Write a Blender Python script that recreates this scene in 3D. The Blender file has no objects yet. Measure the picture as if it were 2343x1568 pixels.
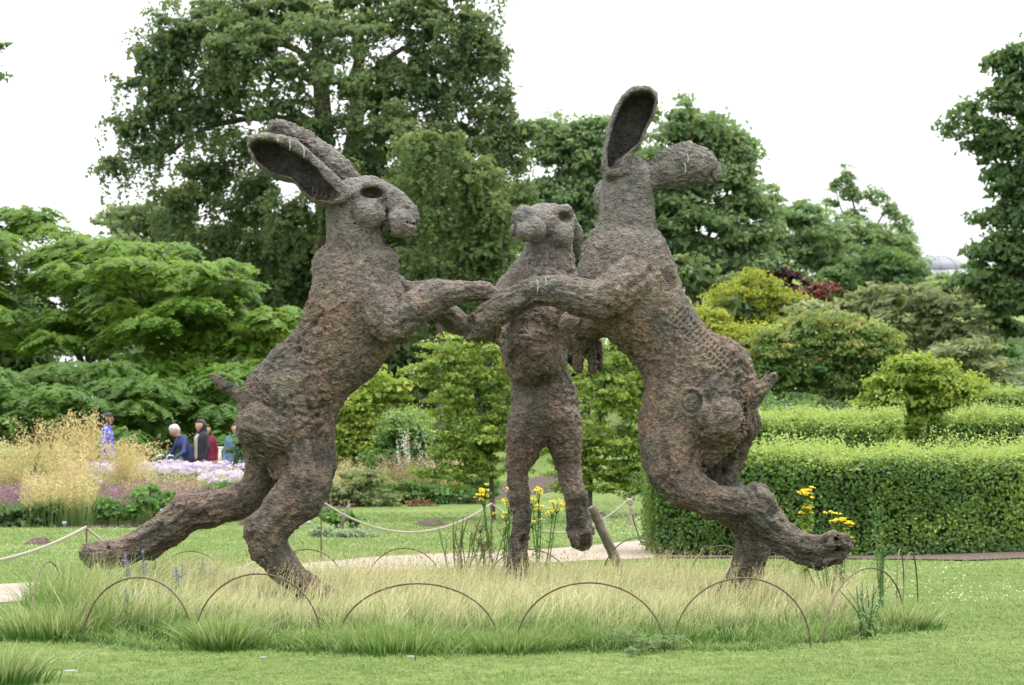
import bpy, math, random
import numpy as np
from math import radians as R, pi

sc = bpy.context.scene
col = sc.collection
rng = np.random.default_rng(11)

# ------------------------------------------------------------------ camera, sky, sun, exposure
EYE = 1.5
FOC = 6000.0                      # focal length in units of a 2343 px wide picture
CX, CY, HORIZON = 1171.5, 784.0, 1000.0
PITCH = math.atan((HORIZON - CY) / FOC)
cam_d = bpy.data.cameras.new('camera')
cam = bpy.data.objects.new('camera', cam_d); col.objects.link(cam)
cam.location = (0, 0, EYE)
cam.rotation_euler = (pi / 2 + PITCH, 0, 0)
cam_d.sensor_width = 36.0
cam_d.lens = 36.0 * FOC / 2343.0
cam_d.clip_start = 0.5
cam_d.clip_end = 3000
cam_d.dof.use_dof = True
cam_d.dof.focus_distance = 22.0
cam_d.dof.aperture_fstop = 5.0
sc.camera = cam

SUN_EL, SUN_AZ = R(72), R(75)    # azimuth clockwise from +Y
world = bpy.data.worlds.new('World'); sc.world = world
world.use_nodes = True
wn, wl = world.node_tree.nodes, world.node_tree.links
bg = wn['Background']
sky = wn.new('ShaderNodeTexSky'); sky.sky_type = 'NISHITA'; sky.sun_disc = False
sky.sun_elevation = SUN_EL; sky.sun_rotation = SUN_AZ
sky.dust_density = 4.0; sky.air_density = 1.0; sky.ozone_density = 1.0
tc = wn.new('ShaderNodeTexCoord')
cl = wn.new('ShaderNodeTexNoise'); cl.inputs['Scale'].default_value = 2.2; cl.inputs['Detail'].default_value = 5
mp = wn.new('ShaderNodeMapping'); mp.inputs['Scale'].default_value = (1, 1, 3.5)
wl.new(tc.outputs['Generated'], mp.inputs['Vector']); wl.new(mp.outputs['Vector'], cl.inputs['Vector'])
cr = wn.new('ShaderNodeValToRGB')
cr.color_ramp.elements[0].position = .3; cr.color_ramp.elements[0].color = (6.3, 6.4, 6.55, 1)
cr.color_ramp.elements[1].position = .7; cr.color_ramp.elements[1].color = (9.6, 9.7, 9.8, 1)
wl.new(cl.outputs['Fac'], cr.inputs['Fac'])
mx = wn.new('ShaderNodeMixRGB'); mx.inputs['Fac'].default_value = .9
wl.new(sky.outputs['Color'], mx.inputs['Color1']); wl.new(cr.outputs['Color'], mx.inputs['Color2'])
# an overcast sky is brighter overhead than at the horizon
sx_ = wn.new('ShaderNodeSeparateXYZ'); wl.new(tc.outputs['Generated'], sx_.inputs['Vector'])
mr_ = wn.new('ShaderNodeMapRange'); mr_.inputs['From Min'].default_value = 0.0; mr_.inputs['From Max'].default_value = 1; mr_.inputs['To Min'].default_value = 1; mr_.inputs['To Max'].default_value = 3.3
wl.new(sx_.outputs['Z'], mr_.inputs['Value'])
vm_ = wn.new('ShaderNodeVectorMath'); vm_.operation = 'SCALE'; wl.new(mx.outputs['Color'], vm_.inputs[0]); wl.new(mr_.outputs['Result'], vm_.inputs['Scale'])
wl.new(vm_.outputs['Vector'], bg.inputs['Color'])
bg.inputs['Strength'].default_value = 0.10

sun_d = bpy.data.lights.new('sun', 'SUN'); sun = bpy.data.objects.new('sun', sun_d); col.objects.link(sun)
sun_d.energy = 1.5; sun_d.angle = R(22); sun_d.color = (1.0, .97, .92)
sun.rotation_euler = (pi / 2 - SUN_EL, 0, pi - SUN_AZ)
sun.location = (8, -10, 20)
sc.view_settings.view_transform = 'Standard'
sc.view_settings.look = 'None'
sc.view_settings.gamma = 1
sc.view_settings.use_curve_mapping = False
sc.view_settings.exposure = 0.72
sc.render.engine = 'CYCLES'
sc.cycles.max_bounces = 6; sc.cycles.diffuse_bounces = 3; sc.cycles.glossy_bounces = 2
sc.cycles.transmission_bounces = 3; sc.cycles.transparent_max_bounces = 6

# ------------------------------------------------------------------ helpers
_c, _s = math.cos(PITCH), math.sin(PITCH)
def W(x, y, D):
    """the point at distance Y = D along the sight line of picture point (x, y)"""
    a, b, c = x - CX, FOC, CY - y
    fy, fz = b * _c - c * _s, b * _s + c * _c
    k = D / fy
    return np.array((a * k, D, EYE + fz * k))
def PX(D): return D / FOC          # metres per picture unit at distance D

def smooth(a, b, x):
    t = np.clip((x - a) / (b - a), 0, 1); return t * t * (3 - 2 * t)
def ground(x, y):
    x = np.asarray(x, float); y = np.asarray(y, float)
    u = x / np.maximum(y, 1.0)
    t = smooth(-.01, .09, u)
    hr = np.interp(y, [40, 70, 95, 200, 420], [0, 2.0, 3.9, 13.8, 18])
    hl = np.interp(y, [46, 62, 110, 200, 420], [0, .45, 1.0, 2.5, 6])
    base = hl + (hr - hl) * t
    return base + .03 * np.sin(x * .7) * np.sin(y * .5) * smooth(24, 32, y) + .05*np.clip((3.9-np.hypot(x+.35,y-22.2))/1.5,0,1)
def g1(x, y): return float(ground(x, y))

def _hash(ix, iy, iz, seed):
    h = (ix.astype(np.uint32) * np.uint32(374761393) + iy.astype(np.uint32) * np.uint32(668265263)
         + iz.astype(np.uint32) * np.uint32(2147483647 - 58) + np.uint32((seed * 974634777) & 0xffffffff))
    h = (h ^ (h >> np.uint32(13))) * np.uint32(1274126177)
    h = h ^ (h >> np.uint32(16))
    return (h & np.uint32(0xffffff)).astype(np.float32) / np.float32(0xffffff)
def vnoise(p, seed=0):
    f = np.floor(p); i = f.astype(np.int64); t = (p - f).astype(np.float32); t = t * t * (3 - 2 * t)
    out = 0
    for dx in (0, 1):
        for dy in (0, 1):
            for dz in (0, 1):
                w = (t[:, 0] if dx else 1 - t[:, 0]) * (t[:, 1] if dy else 1 - t[:, 1]) * (t[:, 2] if dz else 1 - t[:, 2])
                out = out + w * _hash(i[:, 0] + dx, i[:, 1] + dy, i[:, 2] + dz, seed)
    return out * 2 - 1
def fbm(p, o=3, seed=0):
    a, s, out = 1., 0., 0.
    for k in range(o):
        out = out + a * vnoise(p * (2.03 ** k) + 17.3 * k, seed + k); s += a; a *= .5
    return out / s
def dabs(p, seed=0):
    """overlapping tilted dabs of clay: each Voronoi cell is a small tilted plate"""
    f = np.floor(p); i = f.astype(np.int64)
    best = np.full(len(p), 9., np.float32); h = np.zeros(len(p), np.float32); second = best.copy()
    for dx in (-1, 0, 1):
        for dy in (-1, 0, 1):
            for dz in (-1, 0, 1):
                a, b, c = i[:, 0] + dx, i[:, 1] + dy, i[:, 2] + dz
                o = np.stack([_hash(a, b, c, seed), _hash(a, b, c, seed + 5), _hash(a, b, c, seed + 9)], 1)
                q = p - (np.stack([a, b, c], 1) + o)
                d = (q ** 2).sum(1)
                tilt = (o - .5) * 2.4
                hh = _hash(a, b, c, seed + 3) * .9 + (q * tilt).sum(1)
                m = d < best
                second = np.where(m, best, np.minimum(second, d))
                h = np.where(m, hh, h); best = np.where(m, d, best)
    edge = np.clip((np.sqrt(second) - np.sqrt(best)) / .12, 0, 1)
    return h * (.35 + .65 * edge) - .35 * (1 - edge)

def mesh_obj(name, verts, faces, mat=None, parent=None, smooth_=True, attrs=None, mats=None, fmat=None):
    """faces: int array (n,3) or (n,4), or a list of such arrays"""
    me = bpy.data.meshes.new(name)
    verts = np.asarray(verts, np.float32)
    fl = faces if isinstance(faces, list) else [faces]
    fl = [np.asarray(f, np.int32) for f in fl if len(f)]
    me.vertices.add(len(verts)); me.vertices.foreach_set('co', verts.ravel())
    loops = np.concatenate([f.ravel() for f in fl])
    sizes = np.concatenate([np.full(len(f), f.shape[1], np.int32) for f in fl])
    starts = np.concatenate([[0], np.cumsum(sizes)[:-1]]).astype(np.int32)
    me.loops.add(len(loops)); me.loops.foreach_set('vertex_index', loops)
    me.polygons.add(len(sizes)); me.polygons.foreach_set('loop_start', starts)
    try: me.polygons.foreach_set('loop_total', sizes)
    except Exception: pass
    me.polygons.foreach_set('use_smooth', np.full(len(sizes), bool(smooth_)))
    for an, dom, data in (attrs or []):
        at = me.attributes.new(an, 'FLOAT', dom); at.data.foreach_set('value', np.asarray(data, np.float32))
    for m in ([mat] if mat else (mats or [])): me.materials.append(m)
    if fmat is not None: me.polygons.foreach_set('material_index', np.asarray(fmat, np.int32))
    me.update(calc_edges=True)
    o = bpy.data.objects.new(name, me); col.objects.link(o)
    if parent is not None: o.parent = parent; o.matrix_parent_inverse = parent_inv(parent)
    return o
from mathutils import Matrix, Vector
def parent_inv(p):
    m = Matrix.Translation(p.location) @ p.rotation_euler.to_matrix().to_4x4() if p.parent is None else Matrix.Identity(4)
    return m.inverted() if p.parent is None else Matrix.Identity(4)
def tag(o, label=None, cat=None, group=None, kind=None):
    if label: o['label'] = label
    if cat: o['category'] = cat
    if group: o['group'] = group
    if kind: o['kind'] = kind
    return o
def empty(name, loc, label, cat, group=None):
    o = bpy.data.objects.new(name, None); col.objects.link(o); o.location = Vector([float(v) for v in loc]); o.empty_display_size = .2
    return tag(o, label, cat, group)

class Geo:
    """gathers many pieces of geometry into one mesh"""
    def __init__(s): s.v = []; s.q = []; s.t = []; s.n = 0; s.pa = []
    def add(s, v, q=None, t=None, a=None):
        v = np.asarray(v, np.float32).reshape(-1, 3)
        if q is not None and len(q): s.q.append(np.asarray(q, np.int64) + s.n)
        if t is not None and len(t): s.t.append(np.asarray(t, np.int64) + s.n)
        s.v.append(v); s.pa.append(np.full(len(v), 0., np.float32) if a is None else np.broadcast_to(np.asarray(a, np.float32), (len(v),)))
        s.n += len(v); return s
    def build(s, name, mat, parent=None, smooth_=True):
        fl = []
        if s.q: fl.append(np.concatenate(s.q))
        if s.t: fl.append(np.concatenate(s.t))
        return mesh_obj(name, np.concatenate(s.v), fl, mat, parent, smooth_, [('tint', 'POINT', np.concatenate(s.pa))])
def tube(pts, rad, n=8, a=None, cap=True):
    pts = np.asarray(pts, float); m = len(pts); rad = np.broadcast_to(np.asarray(rad, float), (m,))
    tan = np.gradient(pts, axis=0); tan /= np.linalg.norm(tan, axis=1)[:, None] + 1e-9
    up = np.array((0.13, .31, .94)) if abs(tan[0][2]) < .9 else np.array((1., .1, 0))
    V = []
    for i in range(m):
        u = np.cross(tan[i], up); u /= np.linalg.norm(u) + 1e-9; w = np.cross(tan[i], u); up = np.cross(u, tan[i])
        th = np.linspace(0, 2 * pi, n, endpoint=False)
        V.append(pts[i] + rad[i] * (np.cos(th)[:, None] * u + np.sin(th)[:, None] * w))
    V = np.concatenate(V)
    k = np.arange(n); k2 = (k + 1) % n
    q = [np.stack([i * n + k, i * n + k2, (i + 1) * n + k2, (i + 1) * n + k], 1) for i in range(m - 1)]
    q = np.concatenate(q)
    t = []
    if cap:
        V = np.concatenate([V, pts[:1], pts[-1:]])
        t = np.concatenate([np.stack([k2, k, np.full(n, m * n)], 1), np.stack([(m - 1) * n + k, (m - 1) * n + k2, np.full(n, m * n + 1)], 1)])
    return V, q, t
def box(c, s, rot=0.):
    c = np.asarray(c, float); s = np.asarray(s, float) / 2
    v = np.array([(x, y, z) for x in (-1, 1) for y in (-1, 1) for z in (-1, 1)], float) * s
    ca, sa = math.cos(rot), math.sin(rot)
    v = np.stack([v[:, 0] * ca - v[:, 1] * sa, v[:, 0] * sa + v[:, 1] * ca, v[:, 2]], 1) + c
    q = np.array([(0, 1, 3, 2), (4, 6, 7, 5), (0, 4, 5, 1), (2, 3, 7, 6), (0, 2, 6, 4), (1, 5, 7, 3)])
    return v, q
def spline(pts, n):
    """Catmull-Rom through rows of any width"""
    p = np.asarray(pts, float); P = np.concatenate([2 * p[:1] - p[1:2], p, 2 * p[-1:] - p[-2:-1]])
    out = []
    for i in range(len(p) - 1):
        a, b, c, d = P[i:i + 4]
        for t in np.linspace(0, 1, n, endpoint=False):
            out.append(.5 * (2 * b + (c - a) * t + (2 * a - 5 * b + 4 * c - d) * t * t + (3 * b - a - 3 * c + d) * t ** 3))
    out.append(p[-1]); return np.array(out)

# ------------------------------------------------------------------ materials
def new_mat(name):
    m = bpy.data.materials.new(name); m.use_nodes = True
    nt = m.node_tree; b = nt.nodes['Principled BSDF']; b.inputs['Specular IOR Level'].default_value = .3
    return m, nt, b
def ramp(nt, stops, src=None):
    r = nt.nodes.new('ShaderNodeValToRGB'); e = r.color_ramp.elements
    while len(e) < len(stops): e.new(.5)
    for k, (p, c) in enumerate(stops): e[k].position = p; e[k].color = (*c, 1)
    if src is not None: nt.links.new(src, r.inputs['Fac'])
    return r
def noise(nt, scale, detail=4, rough=.6, coord='Object', stretch=None):
    t = nt.nodes.new('ShaderNodeTexCoord'); n = nt.nodes.new('ShaderNodeTexNoise')
    n.inputs['Scale'].default_value = scale; n.inputs['Detail'].default_value = detail; n.inputs['Roughness'].default_value = rough
    if stretch:
        mm = nt.nodes.new('ShaderNodeMapping'); mm.inputs['Scale'].default_value = stretch
        nt.links.new(t.outputs[coord], mm.inputs['Vector']); nt.links.new(mm.outputs['Vector'], n.inputs['Vector'])
    else: nt.links.new(t.outputs[coord], n.inputs['Vector'])
    return n.outputs['Fac']
def mix(nt, fac, a, b, mode='MIX'):
    m = nt.nodes.new('ShaderNodeMixRGB'); m.blend_type = mode
    for s, v in ((m.inputs['Fac'], fac), (m.inputs['Color1'], a), (m.inputs['Color2'], b)):
        if isinstance(v, (int, float)): s.default_value = v
        elif isinstance(v, tuple): s.default_value = (*v, 1)
        else: nt.links.new(v, s)
    return m.outputs['Color']
def attr(nt, name):
    a = nt.nodes.new('ShaderNodeAttribute'); a.attribute_name = name; return a.outputs['Fac']
def leaf_mat(name, dark, mid, light, trans=.35, rough=.5, spec=.25):
    if mid[1] > mid[0] * 1.2: dark, mid, light = [(v[0] * 1.32, v[1] * 1.08, v[2] * 1.12) for v in (dark, mid, light)]; trans += .08
    m, nt, b = new_mat(name)
    r = ramp(nt, [(0, dark), (.5, mid), (1, light)], attr(nt, 'tint'))
    b.inputs['Roughness'].default_value = rough; b.inputs['Specular IOR Level'].default_value = spec
    nt.links.new(r.outputs['Color'], b.inputs['Base Color'])
    tr = nt.nodes.new('ShaderNodeBsdfTranslucent'); ms = nt.nodes.new('ShaderNodeMixShader'); ms.inputs['Fac'].default_value = trans
    tc_ = mix(nt, .5, r.outputs['Color'], tuple(min(1, v * 1.5) for v in (light[0], light[1], light[2] * .5)))
    nt.links.new(tc_, tr.inputs['Color'])
    nt.links.new(b.outputs[0], ms.inputs[1]); nt.links.new(tr.outputs[0], ms.inputs[2])
    nt.links.new(ms.outputs[0], nt.nodes['Material Output'].inputs['Surface'])
    return m
def simple_mat(name, c, rough=.7, var=.15, scale=8, metal=0., bump=0.):
    m, nt, b = new_mat(name)
    f = noise(nt, scale)
    c2 = tuple(v * (1 - var) for v in c); c1 = tuple(min(1, v * (1 + var)) for v in c)
    r = ramp(nt, [(.3, c2), (.7, c1)], f); nt.links.new(r.outputs['Color'], b.inputs['Base Color'])
    b.inputs['Roughness'].default_value = rough; b.inputs['Metallic'].default_value = metal
    if bump:
        bp = nt.nodes.new('ShaderNodeBump'); bp.inputs['Strength'].default_value = bump; bp.inputs['Distance'].default_value = .02
        nt.links.new(f, bp.inputs['Height']); nt.links.new(bp.outputs['Normal'], b.inputs['Normal'])
    return m

M = {}
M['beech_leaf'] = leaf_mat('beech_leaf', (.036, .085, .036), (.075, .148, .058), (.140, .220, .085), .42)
M['far_leaf'] = leaf_mat('far_leaf', (.060, .135, .055), (.105, .205, .085), (.17, .28, .125), .42)
M['oak_leaf'] = leaf_mat('oak_leaf', (.032, .082, .034), (.062, .142, .050), (.11, .205, .065), .4)
M['pinnate_leaf'] = leaf_mat('pinnate_leaf', (.045, .125, .016), (.088, .200, .026), (.16, .29, .045), .42)
M['pinnate_dark'] = leaf_mat('pinnate_dark', (.034, .095, .015), (.062, .155, .022), (.11, .22, .035), .4)
M['lime_leaf'] = leaf_mat('lime_leaf', (.06, .14, .02), (.13, .24, .035), (.26, .37, .065))
M['yellow_leaf'] = leaf_mat('yellow_leaf', (.09, .15, .02), (.17, .26, .03), (.30, .38, .06))
M['mound_leaf'] = leaf_mat('mound_leaf', (.03, .11, .035), (.07, .18, .045), (.32, .36, .11))
M['willow_leaf'] = leaf_mat('willow_leaf', (.08, .14, .06), (.14, .21, .09), (.22, .30, .14))
M['purple_leaf'] = leaf_mat('purple_leaf', (.03, .008, .014), (.06, .014, .022), (.10, .025, .03), .2)
M['red_leaf'] = leaf_mat('red_leaf', (.09, .03, .022), (.15, .05, .035), (.22, .08, .05), .2)
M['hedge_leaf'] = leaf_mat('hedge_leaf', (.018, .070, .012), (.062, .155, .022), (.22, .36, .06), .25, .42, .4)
M['shoot_leaf'] = leaf_mat('shoot_leaf', (.15, .28, .07), (.24, .38, .11), (.34, .47, .18), .3)
M['bush_leaf'] = leaf_mat('bush_leaf', (.05, .125, .02), (.115, .225, .035), (.24, .36, .07), .35, .4, .4)
M['straw'] = leaf_mat('straw', (.36, .29, .14), (.52, .43, .23), (.66, .56, .34), .3, .7)
M['dull_straw'] = leaf_mat('dull_straw', (.22, .17, .09), (.34, .27, .14), (.46, .38, .22), .3, .8)
M['herb'] = leaf_mat('herb', (.03, .10, .03), (.065, .17, .04), (.13, .26, .07))
M['sage_leaf'] = leaf_mat('sage_leaf', (.09, .18, .09), (.16, .27, .14), (.25, .37, .21))
M['weed_leaf'] = leaf_mat('weed_leaf', (.06, .13, .05), (.10, .19, .07), (.17, .27, .11))
M['phlox'] = leaf_mat('phlox', (.44, .36, .58), (.58, .49, .70), (.76, .70, .84), .3, .7)
M['salvia'] = leaf_mat('salvia', (.15, .05, .15), (.25, .13, .20), (.36, .24, .30), .2, .8)
M['blue_flower'] = leaf_mat('blue_flower', (.14, .11, .30), (.22, .17, .42), (.36, .30, .56), .2, .8)
M['ragwort'] = leaf_mat('ragwort', (.60, .42, .01), (.78, .60, .02), (.88, .74, .06), .2, .7)
M['pink_grass'] = leaf_mat('pink_grass', (.30, .20, .14), (.45, .32, .24), (.60, .47, .36), .3, .8)
M['rust'] = leaf_mat('rust', (.10, .05, .025), (.16, .085, .04), (.25, .15, .07), .1, .8)
M['white_flower'] = leaf_mat('white_flower', (.5, .5, .42), (.66, .66, .58), (.8, .8, .75), .3, .7)
M['bark'] = simple_mat('bark', (.075, .062, .048), .9, .35, 6, 0, .6)
M['grey_wood'] = simple_mat('grey_wood', (.17, .15, .115), .9, .3, 14, 0, .8)
M['iron'] = simple_mat('rusty_iron', (.12, .082, .055), .7, .35, 40, .3)
M['rope'] = simple_mat('rope', (.36, .33, .26), .9, .12, 60, 0, .5)
M['wire'] = simple_mat('wire', (.25, .24, .22), .5, .1, 20, .6)

# grass blades: green at the root, colour at the tip set by 'tint', along-blade position in 'along'
def blade_mat(name, root, tip_green, tip_straw, trans=.35):
    m, nt, b = new_mat(name)
    t, al = attr(nt, 'tint'), attr(nt, 'along')
    tip = mix(nt, t, tip_green, tip_straw)
    am = nt.nodes.new('ShaderNodeMapRange'); am.interpolation_type = 'SMOOTHSTEP'; am.inputs['From Min'].default_value = .12; am.inputs['From Max'].default_value = .72; nt.links.new(al, am.inputs['Value'])
    c = mix(nt, am.outputs['Result'], root, tip)
    nt.links.new(c, b.inputs['Base Color']); b.inputs['Roughness'].default_value = .55
    tr = nt.nodes.new('ShaderNodeBsdfTranslucent'); ms = nt.nodes.new('ShaderNodeMixShader'); ms.inputs['Fac'].default_value = trans
    nt.links.new(c, tr.inputs['Color']); nt.links.new(b.outputs[0], ms.inputs[1]); nt.links.new(tr.outputs[0], ms.inputs[2])
    nt.links.new(ms.outputs[0], nt.nodes['Material Output'].inputs['Surface'])
    return m
M['meadow'] = blade_mat('meadow_blade', (.050, .125, .020), (.14, .26, .045), (.74, .65, .38))
M['lawn_blade'] = blade_mat('lawn_blade', (.105, .185, .038), (.165, .275, .060), (.42, .41, .20))
M['oat'] = blade_mat('oat_blade', (.12, .20, .06), (.24, .32, .10), (.58, .47, .20))
# ------------------------------------------------------------------ ground
def structure(o): o['kind'] = 'structure'; return o
ys = np.concatenate([np.linspace(-20, 12, 9), np.linspace(14, 60, 93), np.linspace(62, 140, 40), np.linspace(150, 900, 16)])
uu = np.concatenate([np.linspace(-2.2, -.35, 14), np.linspace(-.3, .3, 61), np.linspace(.35, 2.2, 14)])
GX = uu[None, :] * (np.maximum(ys, 0)[:, None] + 14); GY = np.repeat(ys[:, None], len(uu), 1)
GZ = ground(GX, GY) - .02
n0, n1_ = GX.shape; ii = np.arange(n0 - 1)[:, None] * n1_ + np.arange(n1_ - 1)[None, :]
gq = np.stack([ii, ii + 1, ii + n1_ + 1, ii + n1_], -1).reshape(-1, 4)
m, nt, b = new_mat('lawn_turf'); M['lawn'] = m
a1 = ramp(nt, [(.30, (.082, .132, .032)), (.52, (.115, .168, .042)), (.72, (.17, .21, .07))], noise(nt, .45, 5, .65))
a2 = ramp(nt, [(.34, (.34, .42, .32)), (.66, (1.6, 1.45, 1.6))], noise(nt, 13, 6, .85, stretch=(1, .6, 1)))
a3 = mix(nt, 1., a1.outputs['Color'], a2.outputs['Color'], 'MULTIPLY')
dry = ramp(nt, [(.62, (0, 0, 0)), (.78, (.7, .7, .7))], noise(nt, .9, 3, .6, stretch=(.5, 1.8, 1)))
a4 = mix(nt, dry.outputs['Color'], a3, (.26, .26, .10))
nt.links.new(a4, b.inputs['Base Color']); b.inputs['Roughness'].default_value = .9; b.inputs['Specular IOR Level'].default_value = .1
bp = nt.nodes.new('ShaderNodeBump'); bp.inputs['Strength'].default_value = .6; bp.inputs['Distance'].default_value = .03
nt.links.new(noise(nt, 40, 5, .8), bp.inputs['Height']); nt.links.new(bp.outputs['Normal'], b.inputs['Normal'])
structure(mesh_obj('ground', np.stack([GX, GY, GZ], -1).reshape(-1, 3), gq, m))

def strip(name, edges, mat, lift, n=10, kind='structure'):
    """a ribbon on the ground between pairs of picture points (far edge, near edge) given as (x_far,D_far,x_near,D_near) world"""
    e = spline(edges, 12); V = []
    for r in e:
        for t in np.linspace(0, 1, n):
            x, y = r[0] + (r[2] - r[0]) * t, r[1] + (r[3] - r[1]) * t
            wob = .06 * math.sin(x * 5 + y * 3) * (t in (0, 1))
            V.append((x, y + wob, g1(x, y) - .02 + lift))
    m_ = len(e); ii = np.arange(m_ - 1)[:, None] * n + np.arange(n - 1)[None, :]
    q = np.stack([ii, ii + n, ii + n + 1, ii + 1], -1).reshape(-1, 4)
    o = mesh_obj(name, V, q, mat); o['kind'] = kind; return o
m, nt, b = new_mat('gravel_path'); M['gravel'] = m
f1, f2 = noise(nt, 1.2, 4, .6), noise(nt, 70, 3, .8)
g1_ = ramp(nt, [(.3, (.27, .225, .185)), (.7, (.35, .30, .245))], f1); g2_ = ramp(nt, [(.3, (.75, .75, .75)), (.7, (1.15, 1.15, 1.15))], f2)
nt.links.new(mix(nt, 1., g1_.outputs['Color'], g2_.outputs['Color'], 'MULTIPLY'), b.inputs['Base Color']); b.inputs['Roughness'].default_value = .95
bp = nt.nodes.new('ShaderNodeBump'); bp.inputs['Strength'].default_value = .7; bp.inputs['Distance'].default_value = .015
nt.links.new(f2, bp.inputs['Height']); nt.links.new(bp.outputs['Normal'], b.inputs['Normal'])
def GP(x, y):
    """the ground point under picture point (x, y), flat part of the garden"""
    D = EYE * FOC / (y - HORIZON); p = W(x, y, D); return p[0], D
pe = [(-300, 1345, -300, 1392), (0, 1333, 0, 1374), (300, 1316, 300, 1350), (600, 1293, 600, 1324), (900, 1272, 900, 1304), (1150, 1259, 1150, 1290), (1400, 1240, 1400, 1275), (1520, 1232, 1530, 1268), (1680, 1222, 1700, 1258), (1900, 1212, 1900, 1244)]
strip('gravel_path', [(*GP(a, c), *GP(d, e)) for a, c, d, e in pe], M['gravel'], .008)
M['soil'] = simple_mat('dark_soil', (.060, .042, .030), .95, .5, 9, 0, 1.)
M['mulch'] = simple_mat('bark_mulch', (.095, .068, .055), .95, .5, 24, 0, 1.)
strip('flower_bed_soil', [(-16, 60, -16, 41), (-9.5, 58, -8.9, 44.2), (-7.3, 57, -7.2, 44), (-5.5, 57, -5.9, 45), (-3.8, 57, -4.2, 49), (-2, 60, -2.2, 53), (0, 62, -.4, 54), (1.5, 64, 1.3, 55)], M['soil'], .012)
strip('mulch_strip', [(*GP(1495, 1230), *GP(1495, 1268)), (*GP(1800, 1225), *GP(1800, 1272)), (*GP(2100, 1230), *GP(2100, 1279)), (*GP(2300, 1225), *GP(2300, 1279)), (*GP(2500, 1225), *GP(2520, 1268))], M['mulch'], .016)

# ------------------------------------------------------------------ blades of grass
def blades(name, P, h, w, lean, tint, mat, kind='stuff', segs=3, bend=.5, dirn=None, parent=None, obj_mesh=False):
    n = len(P); th = rng.uniform(0, 2 * pi, n)
    side = np.stack([np.cos(th), np.sin(th) * .6, np.zeros(n)], 1)
    if dirn is None: dirn = rng.normal(0, 1, (n, 2))
    L = np.stack([dirn[:, 0], dirn[:, 1], np.zeros(n)], 1) * lean[:, None]
    V = []; al = []
    for k in range(segs + 1):
        t = k / segs
        c = P + np.stack([np.zeros(n), np.zeros(n), h * t * (1 - bend * .35 * t * np.minimum(np.abs(lean), 1))], 1) + L * (h * (t ** 1.7))[:, None]
        if k < segs:
            ww = (w * (1 - .75 * t))[:, None] * side * .5; V += [c - ww, c + ww]; al += [np.full(n, t)] * 2
        else: V.append(c); al.append(np.full(n, t))
    m_ = 2 * segs + 1
    V = np.stack(V, 1).reshape(-1, 3); al = np.stack(al, 1).ravel(); base = np.arange(n)[:, None] * m_
    q = np.concatenate([base + np.array([2 * k, 2 * k + 1, 2 * k + 3, 2 * k + 2]) for k in range(segs - 1)]) if segs > 1 else np.zeros((0, 4), int)
    t3 = base + np.array([2 * segs - 2, 2 * segs - 1, 2 * segs])
    o = mesh_obj(name, V, [q, t3], mat, parent, True, [('tint', 'POINT', np.repeat(tint, m_)), ('along', 'POINT', al)])
    if kind: o['kind'] = kind
    return o
def noise2(x, y, s, seed): return fbm(np.stack([x * s, y * s, np.full(len(x), .37)], 1), 3, seed)

# long meadow grass in the ring
MC = np.array((-.43, 22.2)); MR = 3.72
nt_ = 4500
th = rng.uniform(0, 2 * pi, nt_); r = MR * .98 * np.sqrt(rng.uniform(0, 1, nt_)) * (1 + .03 * np.sin(th * 7 + 1) + .025 * np.sin(th * 17) + .02 * np.sin(th * 31)); tx, ty = MC[0] + r * np.cos(th), MC[1] + r * np.sin(th)
pat = noise2(tx, ty, 1.1, 8); left = smooth(-2.3, -3.6, tx + .5 * pat)
rim = smooth(.84, 1.0, r / MR + .08 * noise2(tx, ty, 1.2, 5) + .06 * smooth(20, 18.6, ty))
green = np.clip(rim * 1.1 + smooth(.15, .5, pat) * .5 + .5 * left + .65 * (rng.random(nt_) < .36) + .4 * smooth(20.5, 19., ty), 0, 1)
th_ = (.24 + .14 * rng.random(nt_) + .09 * noise2(tx, ty, 2.3, 12)) * (1 - .45 * rim * (1 - .8 * left)) * (1 - .10 * green) + .25 * left
for fx, fy in ((-1.9, 21.2), (-1.5, 21.0), (2.0, 21.3), (1.75, 20.8), (0., 23.2)): th_ *= 1 - .45 * np.exp(-((tx - fx) ** 2 + ((ty - fy) * .6) ** 2) / .16)
td = np.stack([.30 + .35 * noise2(tx, ty, .8, 21) + rng.normal(0, .35, nt_), rng.normal(0, .4, nt_)], 1)
tt = rng.normal(.78, .2, nt_) * (1 - green) + rng.normal(.12, .12, nt_) * green
m = 20; k = np.repeat(np.arange(nt_), m); n = len(k)
x = tx[k] + rng.normal(0, .035, n); y = ty[k] + rng.normal(0, .035, n)
P = np.stack([x, y, ground(x, y) - .02], 1)
blades('meadow_grass', P, th_[k] * rng.uniform(.45, 1.2, n), .006 + .006 * rng.random(n), np.clip(rng.normal(.75, .3, n), .05, 1.5), np.clip(tt[k] + rng.normal(0, .24, n), 0, 1), M['meadow'], 'stuff', 2, .6, td[k] + rng.normal(0, .45, (n, 2)))
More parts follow.
